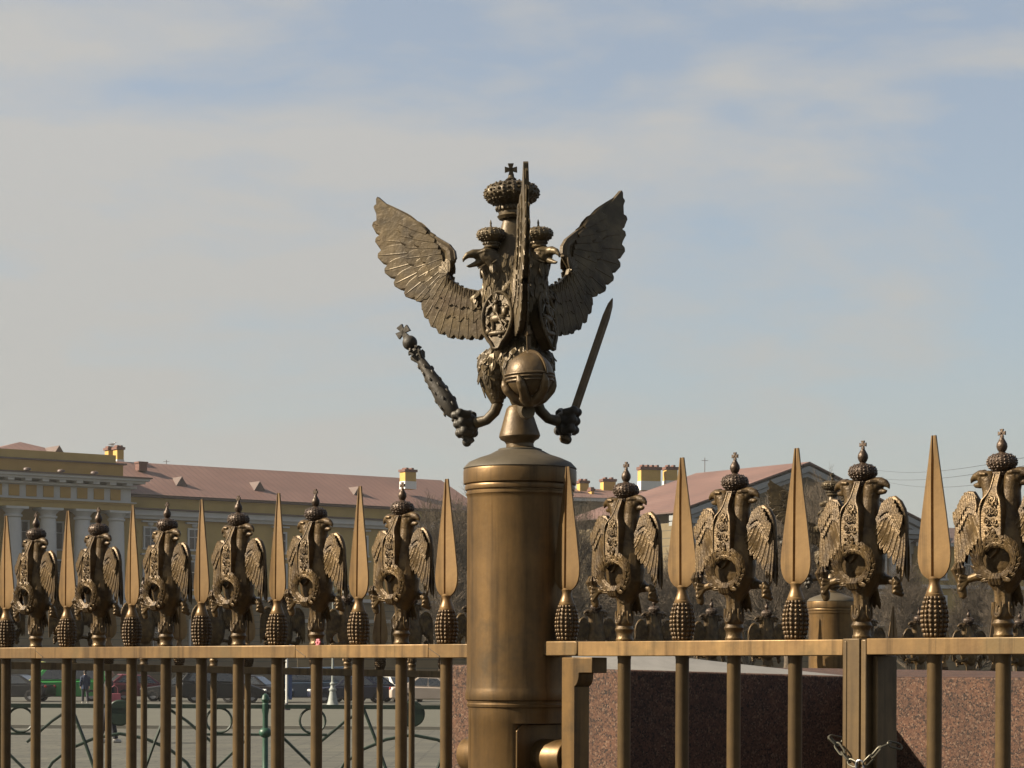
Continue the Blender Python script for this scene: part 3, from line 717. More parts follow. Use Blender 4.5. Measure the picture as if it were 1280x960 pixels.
# ------------------------------------------------------------------ three headed eagle on the post
def make_statue(name, label, loc, rz, lean):
    root = thing(name, label, 'statue', loc, 0, 'bronze eagles on the gun posts')
    root.rotation_euler = Matrix(Matrix.Rotation(lean, 3, 'Y') @ Matrix.Rotation(rz, 3, 'Z')).to_euler()
    Z0 = (HY-561)/427.5-.004                                # z of the foot above eye level
    S = MAT['statue']
    def az(a):  # rotation that brings the radial +X axis of the templates to azimuth a (0 = towards the camera, + = right)
        return Matrix.Rotation(radians(a)-pi/2, 4, 'Z')
    # foot
    m = MB(); m.lathe([(.058,-.004),(.058,.002),(.050,.005),(.041,.009),(.040,.018),(.045,.026),(.056,.032),(.0605,.040),(.0585,.050),(.053,.066),(.047,.086),(.041,.106),(.036,.122),(.028,.130)], 48)
    m.build('foot', MAT['orb'], root)
    # fused trunk
    b = MB(); rings = []
    for z, r in [(.13,.020),(.165,.034),(.20,.042),(.235,.050),(.275,.058),(.32,.070),(.37,.082),(.42,.088),(.46,.086),(.50,.086),(.54,.082),(.58,.066),(.62,.046),(.68,.026),(.70,.024)]:
        rings.append([(rr*cos(a), rr*sin(a), z) for k in range(24) for a in [2*pi*k/24] for rr in [r*(1+.06*cos(3*a+pi/2))]])
    b.loft(rings)
    heads = [(-60, -19), (58, -22), (180, 0)]
    for a, tw in heads:
        M = az(a)
        b.tube([M @ Vector(p) for p in ((.030,0,.40),(.048,0,.44),(.055,0,.48),(.064,0,.520),(.080,0,.549))], [.066,.056,.046,.040,.036], 16)
    for a in (0, 120, -120):
        M = az(a)
        b.tube([M @ Vector(p) for p in ((.02,0,.46),(.09,0,.452),(.14,0,.450)) ], [.07,.036,.020], 12)       # shoulders
        b.tube([M @ Vector(p) for p in ((.03,0,.29),(.062,0,.262),(.075,0,.215),(.074,0,.175),(.066,0,.140))], [.045,.052,.046,.030,.018], 14)   # thighs
    body = remesh(b, .0042, 'trunk', S, 2)
    bo = link('body', body, root)
    # body plumage: overlapping small feathers lying on the trunk and the necks
    pm = MB(); rr = random.Random(11)
    from mathutils.bvhtree import BVHTree
    bv = BVHTree.FromPolygons([v.co for v in body.vertices], [tuple(p.vertices) for p in body.polygons])
    zz = .20
    while zz < .575:
        nq = 22
        for q in range(nq):
            a = 2*pi*(q + rr.uniform(-.3,.3))/nq
            o = Vector((.3*cos(a), .3*sin(a), zz+rr.uniform(-.006,.006)))
            hit, nr, ix, ds = bv.ray_cast(o, Vector((-cos(a), -sin(a), 0)))
            if hit is None: continue
            L = rr.uniform(.024,.040)
            dn = Vector((0,0,-1)); dn = (dn - nr*dn.dot(nr)).normalized()
            dn = (dn + nr.cross(dn)*rr.uniform(-.35,.35)).normalized()
            pm.feather(hit+nr*.0005, hit+dn*L+nr*.0022, rr.uniform(.013,.021), nr, .0048, .0, rows=6, point=.5)
        zz += .0145
    pm.build('plumage', S, root, angle=50)
    # wings
    LE = [(.085,1.105),(.105,1.119),(.169,1.136),(.207,1.165),(.214,1.183),(.203,1.205),(.187,1.224),(.190,1.246),(.207,1.268),(.25,1.296),(.30,1.325),(.349,1.357),(.393,1.392),(.440,1.434)]
    TE = [(.451,1.424),(.452,1.36),(.443,1.325),(.442,1.273),(.420,1.22),(.386,1.168),(.338,1.119),(.298,1.117),(.302,1.099),(.275,1.046),(.231,1.001),(.168,.986),(.117,.980),(.085,.985)]
    zf = lambda z: z-Z0
    def wing():
        w = MB()
        outl = [(x, zf(z)) for x, z in LE] + [(x-.006, zf(z)+.004) for x, z in TE]
        w.prism(list(reversed(outl)), -.007, .007)
        LR = [.026,.025,.021,.019,.018,.018,.018,.017,.016,.014,.012,.010,.008,.006]
        w.tube([(x + (q if 3 <= i <= 7 else q*.3), 0, zf(z) - (q if i < 4 or i > 7 else q*.2)) for i, ((x, z), q) in enumerate(zip(LE, LR))], LR, 10, flat=.75)
        prim = [((.30,1.320),(.447,1.418),.040),((.26,1.285),(.456,1.366),.054),((.245,1.265),(.449,1.318),.056),((.235,1.248),(.444,1.270),.058),((.228,1.232),(.424,1.222),.058),((.224,1.218),(.395,1.178),.056),((.222,1.205),(.362,1.142),.054),((.222,1.192),(.328,1.122),.042),((.225,1.180),(.305,1.124),.030)]
        sec = [((.225,1.168),(.300,1.080),.036),((.215,1.158),(.291,1.056),.048),((.203,1.148),(.270,1.027),.048),((.190,1.140),(.244,1.004),.047),((.175,1.134),(.214,.990),.046),((.158,1.129),(.184,.984),.045),((.140,1.123),(.152,.980),.045),((.122,1.117),(.121,.978),.043),((.102,1.109),(.093,.983),.038)]
        for sy in (-1, 1):
            nrm = (0, sy, 0)
            for i, (a, c0, ww) in enumerate(prim):
                w.feather((a[0], sy*(.004+.0006*i), zf(a[1])), (c0[0], sy*(.001+.0011*i), zf(c0[1])), ww*1.16, nrm, .0062, .0, bend=-.012*sy, rows=11, point=.24)
            for i, (a, c0, ww) in enumerate(sec):
                w.feather((a[0], sy*(.010+.0002*i), zf(a[1])), (c0[0], sy*(.007+.0006*i), zf(c0[1])), ww*1.08, nrm, .0062, rows=10, point=.22)
            for row, (fr, off, wd) in enumerate(((.56,.0095,.050),(.32,.0135,.040))):
                for i in range(8):
                    t = (i+.5)/8*(len(prim)-1); j = min(int(t), len(prim)-2); u = t-j
                    a = [prim[j][0][q]*(1-u)+prim[j+1][0][q]*u for q in (0,1)]; c0 = [prim[j][1][q]*(1-u)+prim[j+1][1][q]*u for q in (0,1)]
                    p0 = (a[0], sy*(off-.003), zf(a[1])); k0 = fr*(1.0+.10*((i % 2)-.5))
                    p1 = (a[0]+(c0[0]-a[0])*k0, sy*(off-.001+.0006*i), zf(a[1]+(c0[1]-a[1])*k0))
                    w.feather(p0, p1, wd*1.1, nrm, .0052, .0, bend=-.005*sy, rows=9, point=.3)
                for i in range(9):
                    t = (i+.5)/9*(len(sec)-1); j = min(int(t), len(sec)-2); u = t-j
                    a = [sec[j][0][q]*(1-u)+sec[j+1][0][q]*u for q in (0,1)]; c0 = [sec[j][1][q]*(1-u)+sec[j+1][1][q]*u for q in (0,1)]
                    k0 = (fr+.06)*(1.0+.10*((i % 2)-.5))
                    w.feather((a[0], sy*(off+.003), zf(a[1])), (a[0]+(c0[0]-a[0])*k0, sy*(off+.004), zf(a[1]+(c0[1]-a[1])*k0)), wd*.8, nrm, .0055, .0, rows=9, point=.28)
            # rounded scapular feathers at the bend of the wing
            for i in range(7):
                a = radians(-70+26*i); cx, cz = .205, 1.178
                w.feather((cx+.004*cos(a), sy*.017, zf(cz+.004*sin(a))), (cx+.044*cos(a), sy*.012, zf(cz+.044*sin(a))), .018, nrm, .006, rows=7)
            for i in range(8):
                t = i/7; x = .105+.105*t; z = 1.112+.038*t*t+.012*t
                w.feather((x, sy*.020, zf(z+.006)), (x+.010, sy*.015, zf(z-.032)), .017, nrm, .006, rows=7)
        return w.mesh('wing', S, 19)
    WM = wing()
    for a, zs in ((0, .95), (126, 1.02), (-120, 1)):
        o = link('wing', WM, root); o.rotation_euler = (0,0,radians(a)-pi/2); o.scale = (1,1,zs)
    # heads with small crowns
    hd = MB()
    hd.tube([(-.022,0,-.030),(-.012,0,-.008),(.006,0,.002),(.024,0,.003)], [.033,.033,.029,.021], 16)
    hd.ell((.0,0,.004), (.036,.028,.026), 18, 12)
    hd.tube([(.022,0,.008),(.045,0,.011),(.062,0,.006),(.073,0,-.005),(.0755,0,-.015)], [.0175,.0130,.0092,.0052,.0015], 12)
    hd.tube([(.022,0,-.012),(.042,0,-.020),(.058,0,-.0255),(.067,0,-.0245)], [.0120,.0075,.0050,.0015], 10)
    for sy in (-1, 1):
        hd.tube([(-.006,sy*.022,.018),(.014,sy*.024,.0175),(.032,sy*.014,.013)], [.004,.006,.003], 7)
        hd.ell((.015,sy*.0225,.0075), .0055, 10, 8)
    HM = remesh(hd, .0026, 'head', S, 1)
    hf = MB(); rr = random.Random(4)
    for q in range(70):
        a = rr.uniform(0, 2*pi); t = rr.random()
        c0 = Vector((-.024+.036*t, 0, -.034+.036*t)); r0 = .033-.005*t
        nv = Vector((.2, cos(a), sin(a))).normalized(); p = c0+Vector((0, r0*cos(a), r0*sin(a)*.9))
        hf.feather(p-Vector((0,0,0)), p+Vector((-.014,0,-.022))+nv*.004, .009, nv, .003, .001, rows=5, point=.6)
    HF = hf.mesh('nape_feathers', S, 50)
    sc_ = crown_mb(.042, .062, n=30, ribs=10, rf=.32)
    sc_.lathe([(.005,.053),(.006,.058),(.003,.062),(.003,.064)], 10); sc_.lathe([(.004,.062),(.0025,.070),(.0035,.074),(.001,.084)], 8)
    SCM = sc_.mesh('small_crown', S, 40)
    for a, tw in heads:
        p = az(a) @ Vector((.092,0,.556))
        o = link('head', HM, root, p); o.rotation_euler = (0,0,radians(a+tw)-pi/2)
        link('nape_feathers', HF, o)
        k = link('small_crown', SCM, o, (-.012,0,.026)); 
    # big crown on a short stem
    cr = crown_mb(.079, .110, n=60, ribs=16, rf=.36)
    cr.tube([(0,0,-.06),(0,0,.01)], [.022,.020], 16)
    cr.tube([(.078*cos(a)*f2, .0, .075+.0) for a, f2 in ((0,1),)]+[(.08,0,.08)], .003, 6)
    cr.lathe([(.012,.112),(.016,.117),(.010,.122),(.008,.128)], 14)
    cross_mb(cr, (0,0,.145), .036)
    cr.build('large_crown', S, root, (0,0,(HY-274)/427.5-Z0), angle=40)
    # oval breast shields with a raised horseman relief
    shp = []
    for k2 in range(28):
        a = 2*pi*k2/28
        shp.append((.050*cos(a)*(1-.12*max(0,-sin(a))), .078*sin(a)-(.012 if sin(a) < -.95 else 0)))
    sh = MB(); sh.prism(shp, -.012, .02); sh.tube([(x, -.013, z) for x, z in shp], .0062, 8, closed=True)
    rl = [((0,-.014,.0),(.026,.008,.013)), ((.024,-.014,.018),(.010,.007,.015)), ((.033,-.015,.029),(.011,.006,.006)), ((-.004,-.017,.026),(.010,.007,.017)), ((-.003,-.018,.048),(.008,.007,.008)), ((-.026,-.014,.006),(.010,.006,.005)), ((.0,-.014,-.043),(.034,.006,.008)), ((-.028,-.014,-.036),(.010,.006,.010))]
    for c0, r0 in rl: sh.ell(c0, r0, 10, 7)
    for x0, x1 in ((.018,.034),(.010,.020),(-.016,-.012),(-.024,-.034)): sh.tube([(x0,-.015,-.006),(x1,-.016,-.020),(x0+.004,-.015,-.034)], [.0055,.004,.003], 6)
    sh.tube([(-.028,-.018,.055),(.006,-.020,.008),(.030,-.017,-.042)], .0028, 6)
    sh.tube([(-.014,-.016,.044),(-.030,-.015,.032),(-.038,-.014,.012)], [.004,.007,.003], 6)
    for i in range(22):
        a = rr.uniform(0, 6.28); q = rr.uniform(.55,.85); sh.ell((.048*q*cos(a),-.0135,.075*q*sin(a)), (rr.uniform(.003,.007), .004, rr.uniform(.003,.007)), 7, 5)
    SHM = sh.mesh('shield', S, 45)
    for a in (-36, 58, 180):
        o = link('shield', SHM, root, az(a) @ Vector((.092,0,.372))); 
        o.rotation_euler = Matrix(Matrix.Rotation(radians(a), 3, 'Z') @ Matrix.Rotation(radians(-8), 3, 'X')).to_euler()
    # feathered thighs, shanks, talons
    def leg(kind):
        w = MB(); r2 = random.Random(9)
        for i in range(8):
            z = .285-.0155*i
            for q in range(10):
                a = 2*pi*(q+.5*(i % 2))/10
                rd = (.048,.054,.055,.053,.048,.041,.034,.027)[i]
                c0 = Vector((.068,0,z)); nv = Vector((cos(a), sin(a), 0))
                rn = (.054,.055,.053,.048,.041,.034,.027,.022)[i]; w.feather(c0+nv*rd*.93, c0+nv*(rn*1.0)+Vector((0,0,-.021)), .030, nv, .0055, .0, rows=7, point=.6)
        if kind != 'orb':
            w.tube([(.066,0,.145),(.078,0,.118),(.105,0,.096),(.140,0,.090)], [.017,.016,.015,.017], 12)
        return w
    lm = MB(); lm.merge(leg('grip'))
    hand = MB(); hand.ell((.158,0,.092), (.022,.022,.026), 14, 10)
    TA = radians(0)
    for q in range(3):
        z = .118-.027*q; xo = -.006*q
        for sy in (-1, 1):
            hand.tube([(.152,sy*.010,z-.004),(.172+xo,sy*.030,z),(.194+xo,sy*.028,z-.003),(.204+xo,sy*.008,z-.012)], [.012,.0125,.0115,.007], 9)
            hand.ell((.176+xo,sy*.032,z+.001), .0148, 9, 7); hand.ell((.196+xo,sy*.026,z-.003), .0132, 9, 7)
    hand.tube([(.150,0,.080),(.160,0,.058),(.170,0,.040)], [.018,.015,.012], 10); hand.ell((.172,0,.036), .015, 10, 8)
    lg = lm.mesh('leg', S, 50); hg = remesh(hand, .0032, 'talon', MAT['statue_dark'], 2)
    for a in (120, -120):
        o = link('leg', lg, root); o.rotation_euler = (0,0,radians(a)-pi/2)
        h = link('talon', hg, o)
    lo = MB(); lo.merge(leg('orb'))
    lo.tube([(.066,0,.145),(.090,0,.110),(.130,0,.094),(.165,0,.094)], [.017,.020,.020,.020], 12)
    lf = lo.build('leg', S, root); lf.rotation_euler = (0,0,radians(4)-pi/2)
    # front talon: fingers cupping the orb
    OC = Vector((.190,0,.192)); OR = .068
    tl = MB()
    for q, (a, top) in enumerate(((-150,.35),(-95,-.12),(-35,-.02),(25,.02),(80,-.12),(140,.35),(180,.3))):
        pts = []; rad = []
        for i in range(7):
            t = i/6; el = -1.45 + (1.45+top)*t
            ax_ = radians(a)+.15*sin(t*3)
            pts.append(OC + Vector((cos(ax_)*cos(el), sin(ax_)*cos(el), sin(el)))*(OR+.006)); rad.append((.015,.0165,.0160,.0135,.0145,.012,.0035)[i])
        tl.tube(pts, rad, 9)
    tl.ell(OC+Vector((0,0,-OR-.004)), (.030,.028,.016), 12, 8)
    to = link('talon', remesh(tl, .0034, 'talon', MAT['orb'], 2), lf)
    # orb with bands and cross
    ob = MB(); ob.ell((0,0,0), OR, 40, 28)
    for dz, rr2 in ((.004,.0695),(-.005,.0690),(-.015,.0672)):
        ob.tube([((rr2)*cos(2*pi*i/48), (rr2)*sin(2*pi*i/48), dz) for i in range(48)], .0034, 7, closed=True)
    M = Matrix.Rotation(radians(38), 4, 'Z')
    ob.tube([M @ Vector((0, .0695*cos(t), .0695*sin(t))) for t in [pi*i/24 for i in range(25)]], .0045, 7, flat=1.6)
    oo = ob.build('orb', MAT['orb'], root, az(5) @ OC)
    oc = MB(); oc.lathe([(.009,.064),(.007,.070),(.004,.074)], 12); oc.box((0,0,.104),(.011,.011,.080)); oc.box((0,0,.122),(.0105,.044,.011)); oc.build('orb_cross', MAT['orb'], oo, (0,0,0), radians(6))
    # sceptre and sword lie in the plane of the two side talons
    sp_ = MB()
    sp_.lathe([(.010,-.06),(.014,-.04),(.013,.0),(.012,.022),(.017,.026),(.017,.030),(.013,.034),(.021,.050),(.0265,.075),(.0265,.10),(.0235,.14),(.019,.185),(.015,.225),(.0125,.252),(.015,.256),(.0125,.262),(.017,.272),(.013,.280),(.008,.286)], 22, fn=lambda r, z, a: r*(1+.04*sin(5*a+60*z) if .05 < z < .24 else 1))
    for q in range(30):
        a = q*2.4; z = .06+.17*q/30; rr2 = .027-.011*max(0,(z-.1))/.13
        sp_.ell((rr2*cos(a), rr2*sin(a), z), (.0035,.0035,.008), 7, 5)
    for q in range(5):
        a = 2*pi*q/5
        sp_.tube([(.012*cos(a),.012*sin(a),.245),(.020*cos(a),.020*sin(a),.262),(.021*cos(a),.021*sin(a),.270)], [.005,.006,.002], 6)
        sp_.tube([(.010*cos(a),.010*sin(a),.272),(.019*cos(a),.019*sin(a),.282),(.023*cos(a),.023*sin(a),.276)], [.005,.006,.003], 6)
    sp_.ell((0,0,.306), .0225, 18, 12); cross_mb(sp_, (0,0,.346), .044)
    so_ = sp_.build('sceptre', MAT['statue_dark'], root, az(-120) @ Vector((.188,0,.085)))
    so_.rotation_euler = Matrix(az(-120).to_3x3() @ Matrix.Rotation(radians(32), 3, 'Y')).to_euler()
    sw = MB()
    bl = [(-.06,.013,.007),(.03,.0150,.006),(.345,.0142,.005),(.385,.010,.004),(.408,.002,.001)]
    sw.loft([[(-w2,0,z),(0,-t2,z),(w2,0,z),(0,t2,z)] for z, w2, t2 in bl])
    sw.lathe([(.010,-.075),(.016,-.068),(.017,-.060),(.012,-.052)], 14)
    sw_ = sw.build('sword', MAT['orb'], root, az(120) @ Vector((.190,0,.095)), angle=20)
    sw_.rotation_euler = Matrix(az(120).to_3x3() @ Matrix.Rotation(radians(24.5), 3, 'Y')).to_euler()
    return root
st = make_statue('eagle_statue', 'big dark bronze three-headed eagle with sceptre, sword and orb, on the front gun post', (AX, AD, EYE+(HY-561)/427.5-.004), radians(5), radians(-2.1))

# ------------------------------------------------------------------ granite parapet inside the fence
IC = Vector((.378, 8.4)); E2 = Vector((.683, -.7305)); N2 = Vector((.7305, .683))
gp = [IC - E2*.95, IC, IC + N2*1.32, IC + N2*1.32 + E2*2.2, IC + N2*2.1 + E2*2.2, IC + N2*2.1 - E2*.86]
ztop = [1.781, 1.764, 1.742, 1.742, 1.744, 1.775]
gpt = thing('granite_parapet', 'stepped red granite parapet block behind the gate, with grey coping', 'parapet')
def prism_xy(pts, z0, zt):
    m = MB(); n = len(pts)
    m.add([(p.x, p.y, z0) for p in pts]+[(p.x, p.y, z) for p, z in zip(pts, zt)], [tuple(reversed(range(n))), tuple(range(n, 2*n))]+[(i, (i+1) % n, n+(i+1) % n, n+i) for i in range(n)])
    return m
prism_xy(gp, -.2, ztop).build('wall', MAT['granite'], gpt, bevel=.008)
# hipped coping on the near block
ip = [IC - E2*.83 + N2*.03, IC + N2*.03 - E2*.03, IC + N2*1.30 - E2*.03, IC + N2*1.30 - E2*.83]
cpm = MB()
zb = [1.776, 1.762, 1.742, 1.762]
rp = [IC - E2*.55 + N2*.36, IC - E2*.30 + N2*.36, IC - E2*.30 + N2*.80, IC - E2*.55 + N2*.80]
zr = [1.838, 1.834, 1.800, 1.80]
cpm.add([(p.x, p.y, z+.001) for p, z in zip(ip, zb)]+[(p.x, p.y, z) for p, z in zip(rp, zr)], [(0,1,5,4),(1,2,6,5),(2,3,7,6),(3,0,4,7),(4,5,6,7),(3,2,1,0)])
cpm.build('coping', MAT['coping'], gpt)
# ------------------------------------------------------------------ fence round the far side
BO = Vector((-.604, 14.49, 0)); BRZ = atan2(.442, .897)
fb = thing('fence_section', 'dark shaded bronze fence on the far side of the enclosure, seen through the front bars', 'fence', BO, BRZ)
tl_ = -.0165
zr_ = lambda x: 1.757 + tl_*x
rail_piece(fb, -3.2, 2.88, 1.757, .041, .08, 'rail', 'bar', tl_)
k_ = -7
while k_*.2095 < 2.85:
    x = k_*.2095
    (add_eagle if k_ % 2 == 0 else add_spear)(fb, x, zr_(x)) if k_ % 2 else add_eagle(fb, x, zr_(x), True)
    link('bar', BAR, fb, (x, 0, zr_(x)))
    k_ += 1
for k2 in range(-15, -7):
    x = k2*.2095
    add_spear(fb, x, zr_(x)) if k2 % 2 else add_eagle(fb, x, zr_(x), True)
    link('bar', BAR, fb, (x, 0, zr_(x)))
m = MB(); m.box((-.15,0,.2),(6.1,.07,.045)); m.build('lower_rail', MAT['bar'], fb)
FP = Vector((2.11, 15.83, EYE-.125))
make_gun('gun_post', 'smaller looking bronze gun barrel post far behind the chained gate', FP, BRZ, False)
st2 = make_statue('eagle_statue', 'distant dark bronze eagle on the far gun post, half hidden by the near eagle', FP + Vector((0,0,(HY-561)/427.5)), radians(30), 0)
st2.scale = (.94,.94,.94)
fr = thing('fence_section', 'far right dark bronze fence beyond the far gun post, seen between the right gate bars', 'fence', BO, BRZ)
rail_piece(fr, 3.17, 6.2, 1.757, .041, .08, 'rail', 'bar', tl_)
for q in range(14):
    x = 3.30 + .2095*q
    add_eagle(fr, x, zr_(x), True) if q % 2 == 0 else add_spear(fr, x, zr_(x))
    link('bar', BAR, fr, (x, 0, zr_(x)))

# ------------------------------------------------------------------ green barrier railing, 40 m away
RD = 40.0; px2 = RD/F
def bp(px, py): q = P(px, py, RD); return Vector((q.x, q.z))
def panel(cx, nm, label):
    base = Vector((PX(cx, RD), RD, 0))
    t = thing('barrier_railing', label, 'railing', base, 0, 'panels of the low green railing')
    S2 = px2; zt = EYE-(884.5-HY)*S2
    def L(dx, y): return (dx*S2, 0, EYE-(y-HY)*S2)
    half = 182
    m = MB(); m.box((0,0,zt),(half*2*S2-.06,.07,.07)); m.build('top_rail', MAT['green'], t)
    sc2 = MB(); R1 = .027
    for sx in (-1, 1):
        # ring scroll near each post, thin rail, diagonals
        cx2 = sx*(half-58)
        pts = [L(cx2-sx*0+16*cos(a), 902+15.5*sin(a)) for a in [2*pi*i/24 for i in range(24)]]
        sc2.tube(pts, R1*.8, 6, closed=True)
        sc2.tube([L(sx*half, 919.5), L(sx*(half-76), 919.5)], R1*.8, 6)
        sc2.tube([L(sx*(half-20), 922), L(sx*(half-52), 953), L(sx*(half-90), 990)], R1*.9, 6)
        sc2.tube([L(sx*(half-66), 930), L(sx*(half-98), 903), L(sx*(half-122), 887)], R1*.9, 6)
        sc2.tube([L(sx*(half-122), 887), L(sx*(half-138), 928), L(sx*(half-150), 962), L(sx*(half-158), 1000)], R1*1.1, 6)
        sc2.tube([L(sx*(half-76), 990), L(sx*(half-98), 955), L(sx*(half-120), 938), L(sx*(half-150), 925), L(0, 919)], R1, 6)
    sc2.build('scrollwork', MAT['green'], t)
    d = MB(); d.lathe([(.01,-.02),(.2,-.02),(.22,0),(.2,.02),(.01,.02)], 28, M=Matrix.Translation((0,0,EYE-(893-HY)*S2)) @ Matrix.Rotation(pi/2, 4, 'X')); d.build('medallion', MAT['green'], t)
    p = MB()
    p.lathe([(.07,0),(.05,.04),(.045,1.0),(.06,1.08),(.06,1.18),(.045,1.2),(.07,1.26),(.05,1.33),(.01,1.36)], 14, M=Matrix.Translation((half*S2,0,0)))
    p.ell((half*S2,0,EYE-(917-HY)*S2), (.11,.10,.09), 12, 8)
    p.build('railing_post', MAT['green_light'], t)
    return t
panel(-33-182-182+32, 'p', 'green railing panel out past the left bars of the bronze fence')
panel(150, 'p', 'green railing panel with round medallion below the walking person')
panel(515, 'p', 'green railing panel seen just left of the gun post')
panel(880, 'p', 'green railing panel hidden behind the granite parapet')

# ------------------------------------------------------------------ cars
def car(label, px, d, rz, kind, col, rough=.25):
    L, Wd, H = {'saloon': (4.5,1.78,1.45), 'hatch': (4.0,1.72,1.48), 'suv': (4.6,1.86,1.72), 'van': (4.9,1.95,1.95)}[kind]
    x = PX(px, d)
    t = thing('parked_car' if kind != 'van' else 'parked_van', label, 'car' if kind != 'van' else 'van', (x, d, .004 if 71 < d < 118 else 0), rz, 'cars parked across the square')
    col = tuple(c_*(.45 if max(col) < .06 else .8) for c_ in col)
    paint = plain('paint_'+kind, col, max(rough,.34), 0, .06, 1, spec=.3)
    belt = {'saloon': .92, 'hatch': .95, 'suv': 1.08, 'van': 1.15}[kind]
    h = L/2
    low = [(-h,.42),(-h+.02,.32),(-h+.3,.24),(h-.3,.24),(h-.02,.32),(h,.45),(h-.03,.62),(h-.25,.74)]
    if kind == 'saloon': up = [(h-1.1,.86),(-h+.75,.93),(-h+.1,.88),(-h+.0,.72)]; cab = [(h-1.35,.86),(h-2.05,1.40),(-h+1.55,1.44),(-h+.65,.92)]
    elif kind == 'hatch': up = [(h-.95,.9),(-h+.2,.98),(-h+.02,.8)]; cab = [(h-1.05,.90),(h-1.75,1.42),(-h+.75,1.48),(-h+.12,.97)]
    elif kind == 'suv': up = [(h-1.05,1.05),(-h+.1,1.1),(-h+.0,.8)]; cab = [(h-1.2,1.05),(h-1.85,1.62),(-h+.55,1.70),(-h+.08,1.09)]
    else: up = [(h-.75,1.08),(-h+.05,1.15),(-h+.0,.8)]; cab = [(h-.85,1.08),(h-1.6,1.86),(-h+.12,1.94),(-h+.03,1.14)]
    def sect(poly, w0):
        m = MB(); n = len(poly)
        rings = []
        for yy, ins in ((-1,.10),(-.88,.02),(-.6,0),(.6,0),(.88,.02),(1,.10)):
            zc2 = sum(p[1] for p in poly)/n; xc = sum(p[0] for p in poly)/n
            rings.append([(xc+(p[0]-xc)*(1-ins*.6), yy*w0/2, zc2+(p[1]-zc2)*(1-ins)) for p in poly])
        m.loft(rings); return m
    b = sect(low+up, Wd)
    n = len(cab); tum = MB(); rings = []
    zb = cab[0][1]
    for yy in (-1,-.85,.85,1):
        rings.append([(p[0]*1.0-(0 if abs(yy) < 1 else .0), yy*(Wd/2-.06-.16*max(0,(p[1]-belt))/(H-belt)*1.0), p[1]-(0.03 if (abs(yy) == 1 and p[1] > belt+.2) else 0)) for p in cab])
    tum.loft(rings); b.merge(tum)
    b.build('body', paint, t, bevel=.03)
    gm = MB()
    for sy in (-1, 1):
        def gp_(f0, f1, g0, g1):
            # window between fractions along the cabin, from belt to roof
            xa = cab[0][0]; xb = cab[-1][0]; ra = cab[1][0]; rb = cab[2][0]
            lo = lambda f_: xa+(xb-xa)*f_; hi = lambda f_: ra+(rb-ra)*f_
            def pt(f_, g_): 
                x_ = lo(f_)*(1-g_)+hi(f_)*g_; zl = cab[0][1]*(1-f_)+cab[-1][1]*f_; zh = cab[1][1]*(1-f_)+cab[2][1]*f_
                z_ = zl*(1-g_)+(zh)*g_
                y_ = Wd/2-.06-.16*max(0,(z_-belt))/(H-belt)+.006
                return (x_, sy*y_, z_)
            return [pt(f0,g0), pt(f1,g0), pt(f1,g1), pt(f0,g1)]
        for f0, f1 in ((.08,.46),(.50,.88)):
            q = gp_(f0, f1, .12, .86); gm.add(q, [(0,1,2,3)])
    yi = Wd/2-.24
    def quad(pa, pb):
        dx_, dz_ = pb[0]-pa[0], pb[1]-pa[1]; ln = sqrt(dx_*dx_+dz_*dz_); nx, nz = -dz_/ln*.008, dx_/ln*.008
        if nz < 0: nx, nz = -nx, -nz
        a0 = (pa[0]+dx_*.12+nx, pa[1]+dz_*.12+nz); a1 = (pa[0]+dx_*.88+nx, pa[1]+dz_*.88+nz)
        gm.add([(a0[0],-yi-.06,a0[1]),(a0[0],yi+.06,a0[1]),(a1[0],yi,a1[1]),(a1[0],-yi,a1[1])], [(0,1,2,3)])
    quad(cab[0], cab[1]); quad(cab[3], cab[2])
    gm.build('windows', MAT['carglass'], t)
    wx = h-.82
    tyr = MB(); tyr.lathe([(.19,-.10),(.30,-.10),(.325,-.07),(.325,.07),(.30,.10),(.19,.10)], 22, M=Matrix.Rotation(pi/2, 4, 'X'), cap=False)
    rim = MB(); rim.lathe([(.02,-.085),(.06,-.09),(.19,-.075),(.20,-.09),(.2,.09),(.19,.075),(.06,.09),(.02,.085)], 18, M=Matrix.Rotation(pi/2, 4, 'X'))
    for sx in (-1, 1):
        for sy in (-1, 1):
            o = tyr.build('wheel', MAT['tyre'], t, (sx*wx, sy*(Wd/2-.09), .325)); rim.build('rim', MAT['rim'], o)
    for sy in (-1, 1):
        m = MB(); m.ell((h-.10,sy*(Wd/2-.28),.66), (.10,.20,.075), 10, 7); m.build('headlight', MAT['lamp'], t)
        m = MB(); m.ell((-h+.06,sy*(Wd/2-.22),.80), (.07,.15,.09), 10, 7); m.build('tail_light', MAT['tail'], t)
    return t
D0 = 128
car('black saloon half hidden behind the leftmost bars', 14, 128, radians(170), 'saloon', (.012,.013,.016))
gv = car('green van with pale roof sign near the left edge', 78, 130, radians(186), 'van', (.03,.22,.05), .4)
m = MB(); m.box((1.1,0,2.04),(.35,.8,.2)); m.build('roof_sign', plain('yellow_sign', (0.4216,0.408,0.136), .5), gv, bevel=.03)
m = MB(); m.box((-1.2,-.985,1.35),(1.9,.012,.16)); m.box((-1.2,-.985,.95),(1.9,.012,.12)); m.build('side_stripes', plain('lime_stripe', (0.272,0.34,0.0816), .5), gv)
car('dark red hatchback behind the walking person', 178, 133, radians(20), 'hatch', (.11,.02,.03))
car('low dark grey saloon between the red hatchback and the black car', 229, 131, radians(172), 'saloon', (.03,.032,.036))
car('black off-road car with bright wheel rims, fourth from the right group', 278, 126, radians(10), 'suv', (.012,.014,.018))
car('black hatchback facing left beside the thin white pole', 318, 128, radians(-14), 'hatch', (.012,.011,.014))
car('dark blue van standing right of the white and blue pole', 384, 130, radians(184), 'van', (.03,.05,.08))
car('navy saloon behind the pale lamp post base', 438, 127, radians(188), 'saloon', (.015,.02,.05))
